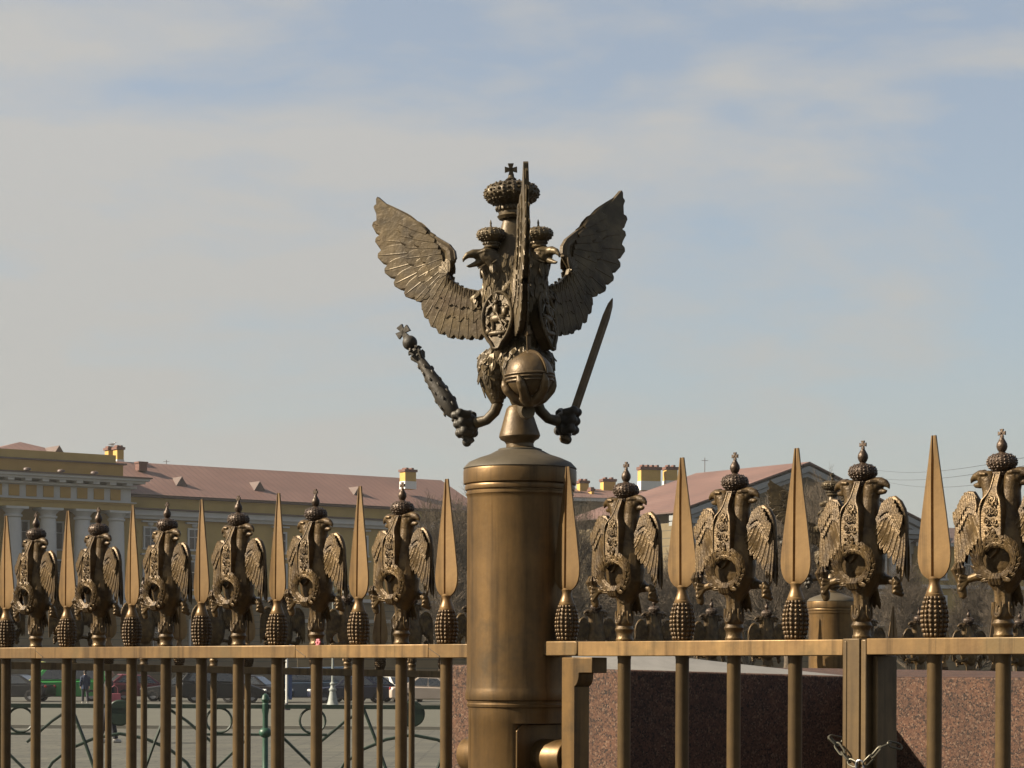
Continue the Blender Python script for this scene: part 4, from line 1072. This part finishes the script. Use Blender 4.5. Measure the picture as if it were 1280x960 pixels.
car('dark purple-grey hatchback between two distant bars', 467, 131, radians(30), 'hatch', (.04,.035,.045))
car('small white car with its bright rear lit by the sun', 497, 134, radians(-60), 'hatch', (.72,.70,.64))
car('beige saloon close to the granite parapet', 541, 124, radians(3), 'saloon', (.40,.33,.27))
car('cream delivery van in sunlight beyond the parapet', 942, 119, radians(62), 'van', (.78,.75,.66))
car('white delivery van parked left of the cream one', 905, 124, radians(75), 'van', (.76,.76,.74))
car('violet hatchback seen under the right gate rail', 1122, 120, radians(20), 'hatch', (.10,.07,.14))

# ------------------------------------------------------------------ people
def person(label, loc, rz, h=1.75, top=MAT['cloth'], legs=MAT['jeans'], bag=None):
    t = thing('person', label, 'person', loc, rz)
    k2 = h/1.75
    b = MB()
    hip = {}; step = .17
    # trunk + neck + head + arms + legs as one skin surface
    b.loft([b.ering((0,y,z), rx, ry, 16) for z, rx, ry, y in ((.82,.15,.11,0),(.92,.165,.12,0),(1.05,.145,.105,0),(1.2,.165,.115,.0),(1.34,.185,.115,0),(1.42,.15,.09,0),(1.47,.07,.065,0),(1.53,.055,.058,-.01),(1.57,.055,.06,-.015))])
    b.ell((0,-.02,1.645), (.075,.095,.115), 16, 12)
    b.tube([(0,-.11,1.64),(0,-.135,1.615)], [.014,.016], 8)                 # nose
    b.tube([(-.025,-.105,1.585),(.025,-.105,1.585)], .008, 6)               # mouth
    for sx in (-1, 1):
        b.ell((sx*.076,-.01,1.64), (.012,.022,.032), 8, 6)
        b.ell((sx*.03,-.105,1.66), (.013,.01,.009), 8, 6)
        sw = sx*.14
        b.tube([(sx*.17,0,1.40),(sx*.235,sw*.3,1.13),(sx*.235,sw*.3-.08,.90)], [.055,.045,.032], 10)
        b.ell((sx*.235,sw*.3-.095,.83), (.028,.04,.055), 10, 8)
        for q in range(4): b.tube([(sx*.235+(q-1.5)*.004, sw*.3-.125+q*.018,.80),(sx*.235,sw*.3-.130+q*.018,.755),(sx*.226,sw*.3-.118+q*.016,.735-.006*(q in (1,2)))], [.010,.009,.007], 6)
        b.tube([(sx*.225,sw*.3-.125,.85),(sx*.205,sw*.3-.150,.81),(sx*.205,sw*.3-.150,.785)], [.011,.010,.008], 6)
        fy = sx*step
        b.tube([(sx*.085,0,.88),(sx*.095,-fy*.55,.48),(sx*.095,-fy+(.05 if fy < 0 else 0),.09)], [.09,.06,.04], 12)
        b.tube([(sx*.095,-fy+.03,.05),(sx*.1,-fy-.12,.035)], [.045,.035], 10)
    me = remesh(b, .011, 'body', MAT['skin'], 1)
    o = link('body', me, t); o.scale = (k2,k2,k2)
    j = MB()
    j.loft([j.ering((0,y,z), rx, ry, 18) for z, rx, ry, y in ((.74,.205,.15,0),(.9,.195,.14,0),(1.05,.18,.13,0),(1.2,.19,.135,0),(1.34,.205,.135,0),(1.43,.165,.105,0),(1.49,.085,.085,0))])
    for sx in (-1, 1):
        sw = sx*.14
        j.tube([(sx*.16,0,1.40),(sx*.235,sw*.3,1.13),(sx*.235,sw*.3-.075,.895)], [.075,.062,.05], 12)
    q = link('jacket', remesh(j, .014, 'jacket', top, 2), t); q.scale = (k2,k2,k2)
    tr = MB()
    for sx in (-1, 1):
        fy = sx*step
        tr.tube([(sx*.085,0,.92),(sx*.095,-fy*.55,.48),(sx*.095,-fy+(.05 if fy < 0 else 0),.10)], [.108,.076,.062], 14)
    q = link('trousers', remesh(tr, .014, 'trousers', legs, 1), t); q.scale = (k2,k2,k2)
    hr = MB(); hr.ell((0,.005,1.665), (.083,.095,.112), 16, 10); hr.ell((0,.05,1.60), (.07,.05,.09), 12, 8)
    q = hr.build('hair', MAT['hair'], t); q.scale = (k2,k2,k2)
    for sx in (-1, 1):
        fy = sx*step; m = MB(); m.tube([(sx*.095,-fy+.06,.045),(sx*.098,-fy-.02,.05),(sx*.1,-fy-.13,.035)], [.045,.05,.035], 10)
        q = m.build('shoe', MAT['shoe'], t); q.scale = (k2,k2,k2)
    return t
pr = person('person in dark jacket and jeans walking past the green railing', (PX(136, 57), 57, 0), radians(100))
person('distant person in dark blue coat beside the green van', (PX(106.5, 122), 122, 0), radians(200), 1.7, plain('navy_coat', (0.006,0.01496,0.0408), .8))
bgm = MB(); bgm.prism([(-.17,0),(.17,0),(.14,.36),(-.14,.36)], -.06, .06); bgm.tube([(-.08,0,.36),(-.07,0,.50),(.0,0,.55),(.07,0,.50),(.08,0,.36)], .012, 6)
bo_ = bgm.build('tote_bag', MAT['pink'], None, (PX(143, 56.4), 56.4, 1.0), radians(10), bevel=.01)
bo_.location.z = .82
tag(bo_, 'pink tote bag carried by the walking person', 'bag')

# ------------------------------------------------------------------ lamp post and pole
lp = thing('street_lamp', 'grey street lamp with flared base behind the green railing', 'street lamp', (PX(416, 108), 108, .004))
m = MB(); m.lathe([(.34,0),(.34,.10),(.28,.16),(.22,.32),(.16,.62),(.135,.78),(.17,.82),(.17,.88),(.11,.94),(.09,1.05),(.13,1.10),(.13,1.14),(.06,1.22),(.055,2.0)], 20); m.build('base', MAT['iron'], lp)
m = MB(); m.lathe([(.05,2.0),(.045,5.3),(.08,5.35),(.03,5.5)], 12); m.tube([(-.5,0,5.2),(-.45,0,5.35),(0,0,5.1),(.45,0,5.35),(.5,0,5.2)], .025, 8); m.build('pole', MAT['iron'], lp)
for sx in (-1, 1):
    m = MB(); m.ell((sx*.5,0,5.5), .19, 14, 10); m.lathe([(.06,5.2),(.10,5.32)], 10, M=Matrix.Translation((sx*.5,0,0))); m.build('lamp_globe', MAT['globe'], lp)
pp = thing('sign_pole', 'thin white pole with blue band beside the dark blue van', 'pole', (PX(358.5, 104), 104, .004))
m = MB(); m.lathe([(.16,0),(.16,.1),(.06,.2),(.05,.3)], 12); m.build('foot', plain('dark_foot', (0.0272,0.0204,0.034), .7), pp)
m = MB(); m.lathe([(.05,.3),(.05,2.8),(.01,2.85)], 12); m.build('pole', MAT['whitebright'], pp)
m = MB(); m.box((.15,0,1.1),(.16,.03,1.3)); m.build('banner', plain('blue_banner', (0.0204,0.0476,0.136), .6), pp)

# ------------------------------------------------------------------ buildings
def frame(ax, ad, dx, dy): 
    return Vector((ax, ad, 0)), atan2(dy, dx)
UV = Vector((.818, .576))
def bwin(parent, s, y, z0, z1, w, mat='pane', ped=True, trim='white'):
    m = MB(); fw = .16
    m.box((s, y-.06, (z0+z1)/2-.0), (w+.02, .10, z1-z0+.02))
    o = m.build('window', MAT[mat], parent)
    f = MB()
    for sx in (-1, 1): f.box((s+sx*(w/2+fw/2), y-.09, (z0+z1)/2), (fw, .18, z1-z0+2*fw))
    f.box((s, y-.09, z1+fw/2), (w, .18, fw)); f.box((s, y-.12, z0-fw/2), (w+.5, .26, fw))
    f.box((s, y-.125, (z0+z1)/2), (.07, .05, z1-z0)); f.box((s, y-.125, z0+(z1-z0)*.62), (w, .05, .07))
    if ped: f.box((s, y-.16, z1+.62), (w+.7, .34, .14)); f.ell((s, y-.12, z1+.42), (.30,.10,.24), 10, 6)
    f.build('frame', MAT[trim], o)
    return o
bl_ = thing('palace_building', 'long ochre palace with white columned portico and red roof, left background', 'building', (PX(0,210), 210, 0), atan2(.576, .818))
# local x runs along the facade, local -y faces the viewer
m = MB(); m.box((30.5, 9.8, 9.0), (43, 15, 18.0)); m.box((-6, 9.0, 10.6), (36, 14, 21.2))
m.build('wall', MAT['stucco2'], bl_)
m = MB(); m.box((30.8, 1.95, 4.2), (42.4, .6, 8.4)); m.box((-5.9, .4, 3.6), (36.8, 3.6, 7.2)); m.build('ground_storey', MAT['rustic'], bl_)
m = MB(); m.box((30.8, 1.8, 8.45), (42.5, 1.0, .3)); m.box((-5.9, .35, 7.4), (37.2, 4.0, .3)); m.build('string_course', MAT['white'], bl_)
# portico: columns, capitals, entablature with metope panels, cornice
PE = 12.2
ncol = 9
for q in range(ncol):
    s_ = PE-1.2-3.30*q
    m = MB(); m.lathe([(.95,7.5),(.95,7.8),(.80,8.0),(.78,10),(.70,14.6),(.66,15.0),(.80,15.1),(.80,15.25),(.66,15.3)], 20, M=Matrix.Translation((s_,-.2,0)))
    m.build('column', MAT['white'], bl_)
    m = MB(); m.lathe([(.66,15.3),(.70,15.45),(.98,15.75)], 16, M=Matrix.Translation((s_,-.2,0))); m.box((s_,-.2,15.86),(2.1,1.9,.2)); m.build('capital', MAT['white'], bl_)
m = MB()
m.box((-6.1, .25, 16.22), (36.8, 2.2, .50)); m.box((-6.1, .15, 16.56), (37.0, 2.4, .18))
m.build('architrave', MAT['stucco2'], bl_)
m = MB(); m.box((-6.1, .42, 17.3), (36.6, 2.2, 1.32))
nq = 17
m.box((-6.1, .05, 16.66+.03), (37.2,2.6,.08)); m.box((-6.1, .0, 18.06), (37.2, 2.6, .20))
for q in range(24): m.box((PE-.7-1.62*q, -1.45, 18.28), (.62,.9,.22))
m.box((-6.1, -.3, 18.50), (38.2, 3.4, .22)); m.box((-6.1, -.4, 18.72), (38.8, 3.8, .22))
m.build('entablature', MAT['white'], bl_)
for q in range(22):
    mm = MB(); mm.box((PE-1.55-1.62*q, -.72, 17.38), (.98, .10, .98)); mm.build('metope_panel', MAT['stucco'], bl_)
m = MB(); m.box((-6.1, -.3, 18.89), (39.2, 4.3, .12)); m.build('gutter', MAT['roof_dark'], bl_)
m = MB(); m.box((-6.1, 1.0, 19.55), (35.6, 2.2, 1.2)); m.build('attic', MAT['stucco'], bl_)
m = MB(); m.box((-6.1, 1.0, 20.22), (36.2, 2.6, .14)); m.build('attic_coping', MAT['roof_dark'], bl_)
for q in range(7):
    m = MB(); m.lathe([(.14,18.95),(.14,19.05),(.36,19.12),(.30,19.28),(.1,19.34)], 12, M=Matrix.Translation((PE-3.0-3.2*q-1.0,-1.55,0))); m.build('urn', MAT['roof_dark'], bl_)
for q in range(ncol-1):
    s_ = PE-1.2-3.30*(q+.5)
    bwin(bl_, s_, 2.0, 12.5, 14.8, 1.25, 'curtain' if q in (5,6) else 'pane', False)
    bwin(bl_, s_, 2.0, 8.6, 11.4, 1.3, 'pane', False)
# roofs
def roof(parent, x0, x1, y0, y1, z0, z1, hipl, hipr, mat='roof', name='roof'):
    ym = (y0+y1)/2; m = MB()
    m.add([(x0,y0,z0),(x1,y0,z0),(x1,y1,z0),(x0,y1,z0),(x0+hipl,ym,z1),(x1-hipr,ym,z1)], [(0,1,5,4),(1,2,5),(2,3,4,5),(3,0,4),(3,2,1,0)])
    return m.build(name, MAT[mat], parent, angle=10)
rf = roof(bl_, -2.2, PE+.6, 2.4, 16, 20.32, 22.6, 8.0, 6.95)
rf2 = roof(bl_, 10.5, 52.6, 1.5, 18.0, 17.75, 21.4, 4, .0)
# wing entablature
m = MB(); m.box((32.0, 2.05, 17.60), (41.6, 1.2, .16)); m.build('gutter', MAT['roof_dark'], bl_)
m = MB(); m.box((32.0, 2.15, 17.0), (41.2, .5, 1.0)); m.build('frieze', MAT['stucco2'], bl_)
m = MB(); m.box((32.0, 1.85, 16.44), (41.4, 1.1, .12)); m.build('gutter', MAT['roof_dark'], bl_)
m = MB(); m.box((32.0, 1.95, 16.10), (41.2, .8, .5)); m.box((32.0, 2.1, 15.70), (41.0, .55, .3)); m.build('cornice', MAT['white'], bl_)
for q in range(9):
    s_ = 15.6+4.55*q
    bwin(bl_, s_, 2.28, 12.9, 14.7, 1.15); bwin(bl_, s_, 2.28, 9.2, 11.7, 1.25)
    bwin(bl_, s_, 1.66, 3.4, 6.2, 1.4, 'pane', False)
def chimney(parent, x, y, z, w, d, h, nm='chimney', base=.45):
    m = MB(); m.box((0,0,h*.5), (w,d,h)); o = m.build(nm, MAT['ochre_bright'], parent, (x,y,z))
    m = MB(); m.box((0,0,h*base*.5+.01), (w+.06,d+.06,h*base)); m.build('white_band', MAT['whitebright'], o)
    m = MB(); m.box((0,0,h*1.08), (w+.22,d+.22,h*.14))
    for q in range(max(2, int(w/.5))): m.box((-w/2+(q+.5)*w/max(2,int(w/.5)),0,h*1.2), (.25,d*.8,h*.10))
    m.build('brick_cap', MAT['brick'], o)
    return o
def dormer(parent, x, y, z):
    m = MB(); m.add([(-.7,-.5,0),(.7,-.5,0),(0,-.5,1.05),(-.7,2.6,0),(.7,2.6,0),(0,2.6,1.05)], [(0,1,2),(3,5,4),(0,2,5,3),(1,4,5,2),(0,3,4,1)])
    return m.build('dormer', MAT['roof_dark'], parent, (x,y,z))
for s_, y_, z_ in ((7.4, 4.6, 20.95),): dormer(rf, s_, y_, z_)
for s_, y_, z_ in ((19.8, 4.6, 18.75), (39.2, 4.6, 18.75), (28,4.4,18.7)): dormer(rf2, s_, y_, z_)
def loc_in(parent_obj, w):
    M = Matrix.Translation(parent_obj.location) @ Matrix.Rotation(parent_obj.rotation_euler.z, 4, 'Z')
    return M.inverted() @ w
def chim_px(parent, px0, px1, ytop, d, h, dep=1.0, root=None):
    p = P((px0+px1)/2, ytop, d); w = (px1-px0)/F*d
    q = loc_in(root or parent, p)
    return chimney(parent, q.x, q.y, q.z-h, w*.9, dep, h*.9)
chim_px(rf, 143, 153, 560, 228, 1.9, .9, bl_); chim_px(rf, 132.5, 141, 561, 229, 1.8, .8, bl_)
for a, b2, yt in ((121,132,575),(169,184,578)):
    p = loc_in(bl_, P((a+b2)/2, yt, 226)); m = MB(); m.box((0,0,-.45),(.85,.8,.7)); m.box((0,0,-.03),(1.0,.95,.16)); m.build('chimney', MAT['brick'], rf, p)
chim_px(rf2, 501, 519, 588, 240, 1.9, 1.0, bl_)
# gull on the chimney
gp0 = P(141, 560, 228.4)
gl_ = thing('gull', 'white gull perched on the ochre chimney of the palace', 'bird', gp0)
m = MB(); m.loft([m.ering((x,0,z), 0, 0) for x, z in ()] or [[(x, .075*r*cos(a), z+.085*r*sin(a)) for a in [2*pi*i/12 for i in range(12)]] for x, z, r in ((-.30,.36,.15),(-.15,.33,.9),(.02,.34,1.25),(.16,.42,1.0),(.22,.52,.65),(.27,.56,.55),(.32,.56,.3))])
m.tube([(.31,0,.555),(.39,0,.54)], [.02,.006], 6)
m.tube([(.0,.03,.26),(.0,.03,.0)], .012, 5); m.tube([(.05,-.03,.26),(.05,-.03,.0)], .012, 5)
go = m.build('body', MAT['gull'], gl_)
m = MB()
for sy in (-1, 1): m.feather((.12,sy*.09,.42), (-.42,sy*.05,.34), .16, (0,sy,.4), .03)
m.build('wing', MAT['gullgrey'], gl_)

# gabled building on the right
GA = Vector((PX(1003,200), 200, 0))
bg_ = thing('gabled_building', 'ochre building with wide gable, grey eaves and red roof, behind the gate', 'building', GA, atan2(.576,.818))
HWd = 13.6; AZ = 19.2; EZ = 14.75
# long body runs to the back along local +y
m = MB()
m.add([(-HWd,0,0),(HWd,0,0),(HWd,0,EZ),(0,0,AZ-.25),(-HWd,0,EZ),(-HWd,13,0),(HWd,13,0),(HWd,13,EZ),(0,13,AZ-.25),(-HWd,13,EZ)],
      [(0,1,2,3,4),(5,9,8,7,6),(0,4,9,5),(1,6,7,2)])
m.build('wall', MAT['rustic'], bg_, angle=10)
m = MB()
m.add([(-HWd-.9,-.8,EZ-.30),(0,-.8,AZ),(HWd+.9,-.8,EZ-.30),(-HWd-.9,14,EZ-.30),(0,14,AZ),(HWd+.9,14,EZ-.30),
       (-HWd-.9,-.8,EZ-.42),(0,-.8,AZ-.14),(HWd+.9,-.8,EZ-.42),(-HWd-.9,14,EZ-.42),(0,14,AZ-.14),(HWd+.9,14,EZ-.42)],
      [(0,1,4,3),(1,2,5,4),(6,9,10,7),(7,10,11,8),(0,6,7,1),(1,7,8,2),(3,4,10,9),(4,5,11,10),(0,3,9,6),(2,8,11,5)])
rg = m.build('roof', MAT['roof'], bg_, angle=10)
m = MB()
for sx in (-1, 1):
    for (o0, th, dep, yy) in ((.20,.45,.55,-.5),(.75,.30,.35,-.35)):
        a0 = (sx*(HWd+.7), EZ-.42-o0+.08); a1 = (0, AZ-.16-o0)
        pl_ = [a0, (a0[0], a0[1]-th), (a1[0], a1[1]-th), a1]
        m.prism(pl_ if sx < 0 else list(reversed(pl_)), yy-dep/2-.0, .02+.01*(o0 > .5))
m.box((0,-.45,EZ-.95), (2*HWd+1.2,.86,.38)); m.box((0,-.30,EZ-1.35), (2*HWd+.8,.56,.30))
m.build('cornice', MAT['zinc'], bg_)
m = MB(); m.box((0,-.12,EZ-2.2), (2*HWd+.3,.24,1.2)); m.box((0,-.2,9.0),(2*HWd+.3,.4,.3)); m.box((0,-.2,5.4),(2*HWd+.3,.4,.25)); m.build('band', MAT['white'], bg_)
for q in range(9):
    s_ = -11.6+2.9*q
    bwin(bg_, s_, 0, 9.9, 12.0, 1.2, 'pane', False); bwin(bg_, s_, 0, 6.1, 8.4, 1.25, 'pane', False); bwin(bg_, s_, 0, 1.4, 4.2, 1.4, 'pane', False)
for q in range(10):
    m = MB(); m.box((-13.05+2.9*q,-.14,8.2),(.55,.28,9.6)); m.build('pilaster', MAT['white'], bg_)
# lower ochre annexe to the right of the gable
ba = thing('annexe_building', 'low ochre annexe with dark roof at the right edge of the picture', 'building', (PX(1165,206), 206, 0), atan2(.35,.94))
m = MB(); m.box((12,6,6.3), (26,12,12.6)); m.build('wall', MAT['stucco2'], ba)
m = MB(); m.box((12,-.3,12.7), (27,1.0,.3)); m.box((12,-.12,9.1), (26.3,.24,.3)); m.box((12,-.12,5.2), (26.3,.24,.4)); m.build('cornice', MAT['white'], ba)
roof(ba, -1.4, 25.6, -.9, 13, 12.86, 14.6, 3, 3, 'roof_dark')
for q in range(8):
    s_ = .6+3.1*q
    bwin(ba, s_, 0, 9.8, 11.8, 1.2, 'pane', False); bwin(ba, s_, 0, 6.0, 8.2, 1.25, 'pane', False); bwin(ba, s_, 0, 1.6, 4.2, 1.4, 'pane', False)
# buildings in the gap behind the trees
bm_ = thing('distant_building', 'far pale ochre house with grouped tall chimneys behind bare trees', 'building', (PX(690,262), 262, 0), atan2(.30,.954))
m = MB(); m.box((11,6,10.2), (30,12,20.4)); m.build('wall', MAT['rustic'], bm_)
m = MB(); m.box((11,-.25,20.5), (31,.9,.35)); m.box((11,-.1,12.2), (30.2,.2,.3)); m.build('cornice', MAT['white'], bm_)
rm = roof(bm_, -4.8, 26.8, -.8, 13, 20.7, 22.2, 3, 3, 'roof')
for q in range(9):
    bwin(bm_, -2+3.1*q, 0, 16.2, 18.3, 1.2, 'pane', False); bwin(bm_, -2+3.1*q, 0, 8.6, 11.0, 1.2, 'pane', False)
for a, b2, yt, d, h in ((797,826,585,263,2.5),(829.5,846,585,264,2.4),(751,769,600,270,2.2),(722,735,602,268,2.2),(737,741,612,266,2.0),(703,717,606,266,2.0)):
    chim_px(rm, a, b2, yt, d, h, 1.1, bm_)
# long garden wall / ground floor mass behind the trees
gw = thing('garden_wall', 'long dull stone wall running behind the bare trees', 'wall', (PX(560,176), 176, 0), atan2(.10,.995))
m = MB(); m.box((20,.5,2.6), (62,1.0,5.2)); m.build('wall', MAT['rustic'], gw)
m = MB(); m.box((20,.45,5.3), (62.4,1.3,.25)); m.build('coping', MAT['zinc'], gw)
# aerials on the roofs
for px_, yb, yt, d in ((208,585,575,236),(881,590,572,212)):
    a = P(px_, yb, d); b2 = P(px_, yt, d); m = MB(); m.tube([(0,0,-1.5),(0,0,(b2-a).z)], .03, 5); m.tube([(-.3,0,(b2-a).z*.8),(.3,0,(b2-a).z*.8)], .02, 5)
    tag(m.build('roof_aerial', MAT['roof_dark'], None, a), 'thin aerial on the %s roof ridge' % ('left palace' if px_ < 300 else 'right gabled'), 'aerial')
# overhead wires at the right
for i, (a, b2) in enumerate((((1090,587),(1400,548)),((1080,596),(1400,560)),((1110,603),(1400,578)))):
    p0 = P(a[0], a[1], 190); p1 = P(b2[0], b2[1], 60)
    pts = [p0.lerp(p1, t/14) - Vector((0,0,.5*sin(pi*t/14))) for t in range(15)]
    m = MB(); m.tube(pts, .008, 5)
    tag(m.build('overhead_wire', MAT['tyre']), ('top', 'middle', 'lowest')[i]+' of three thin wires crossing the sky at right', 'wire', 'overhead wires')

# ------------------------------------------------------------------ bare trees
def bare_tree(seed, H=15.0, spread=.5, twig=1.0):
    rr = random.Random(seed); m = MB()
    def grow(p, d, L, r, lev):
        n = 4 if lev < 3 else 3
        pts = [p]; rad = [r]; q = p; dd = d.copy()
        for i in range(n):
            dd = (dd + Vector((rr.uniform(-1,1), rr.uniform(-1,1), rr.uniform(-.4,1)))*(.10+.045*lev)).normalized()
            q = q + dd*(L/n); pts.append(q); rad.append(r*(1-.42*(i+1)/n))
        m.tube(pts, rad, 7 if lev == 0 else (5 if lev < 3 else 3))
        if lev >= 6: return
        kids = (7,5,5,4,4,3)[lev]
        for c_ in range(kids):
            t = .38+.62*(c_+rr.random())/kids if lev else .30+.70*(c_+rr.random())/kids
            j = min(int(t*n), n-1); f_ = t*n-j
            bp_ = pts[j].lerp(pts[j+1], f_); br_ = rad[j]*(1-f_)+rad[j+1]*f_
            axis = (pts[j+1]-pts[j]).normalized()
            perp = axis.orthogonal().normalized(); perp.rotate(Matrix.Rotation(rr.uniform(0,2*pi), 3, axis))
            ang = rr.uniform(.45,.95)*(1.0 if lev else 1.05)
            nd = (axis*cos(ang)+perp*sin(ang)+Vector((0,0,.12))).normalized()
            grow(bp_, nd, L*rr.uniform(.50,.76), max(.008*twig, br_*rr.uniform(.48,.66)), lev+1)
        grow(pts[-1], dd, L*rr.uniform(.5,.7), max(.008*twig, rad[-1]*.8), lev+1)
    grow(Vector((0,0,-.1)), Vector((rr.uniform(-.06,.06),rr.uniform(-.06,.06),1)).normalized(), H*.46, H*.025, 0)
    return m
def split_tree(seed, H):
    m = bare_tree(seed, H)
    return m.mesh('crown', MAT['bark'], 60)
TM = [split_tree(21, 14.5), split_tree(34, 15.5), split_tree(57, 13.0), split_tree(78, 12.0)]
TRK = MB(); TRK.lathe([(.42,-.1),(.33,.25),(.29,1.2),(.27,2.6)], 14, fn=lambda r, z, a: r*(1+.08*sin(5*a+z)))
TRKM = TRK.mesh('trunk', MAT['bark'])
trees = [(553,150,0,.80,'bare tree with spreading twigs, just left of the gun post'),(604,165,2,1.0,'bare tree mostly hidden behind the gun post'),
         (706,150,1,.74,'bare tree rising right behind the gun post'),(758,172,3,.92,'bare tree in front of the far chimneys'),(812,150,2,.72,'bare tree between the first two right-hand spears'),
         (872,140,0,.60,'small bare tree under the red roof eave'),(938,150,3,.80,'bare tree before the left slope of the gable'),(978,105,1,.58,'thick-trunked bare tree beside the third right-hand spear'),
         (1030,148,2,.74,'bare tree behind the far gun post'),(1140,135,3,.62,'thin bare tree right of the chained gate'),(1215,140,0,.50,'low bare tree at the foot of the ochre annexe'),
         (1275,130,2,.50,'low bare tree at the right edge'),(660,185,1,.70,'tall bare tree hidden behind the bronze eagle post')]
for i, (px_, d, k2, sc2, lab) in enumerate(trees):
    t = thing('bare_tree', lab, 'tree', (PX(px_, d), d, 0), i*1.7, 'bare trees across the square')
    t.scale = (sc2, sc2, sc2)
    link('trunk', TRKM, t); link('crown', TM[k2], t)

# ------------------------------------------------------------------ air
hz = MB(); hz.box((0, 710, 29), (2000, 1700, 60))
ho = hz.build('haze')
hm = bpy.data.materials.new('haze'); hm.use_nodes = True; nt = hm.node_tree; nt.nodes.clear()
out = nt.nodes.new('ShaderNodeOutputMaterial'); vol = nt.nodes.new('ShaderNodeVolumePrincipled')
vol.inputs['Color'].default_value = (.92, .90, .86, 1); vol.inputs['Density'].default_value = .00017; vol.inputs['Anisotropy'].default_value = .3
nt.links.new(vol.outputs[0], out.inputs['Volume']); ho.data.materials.append(hm)
ho['kind'] = 'stuff'
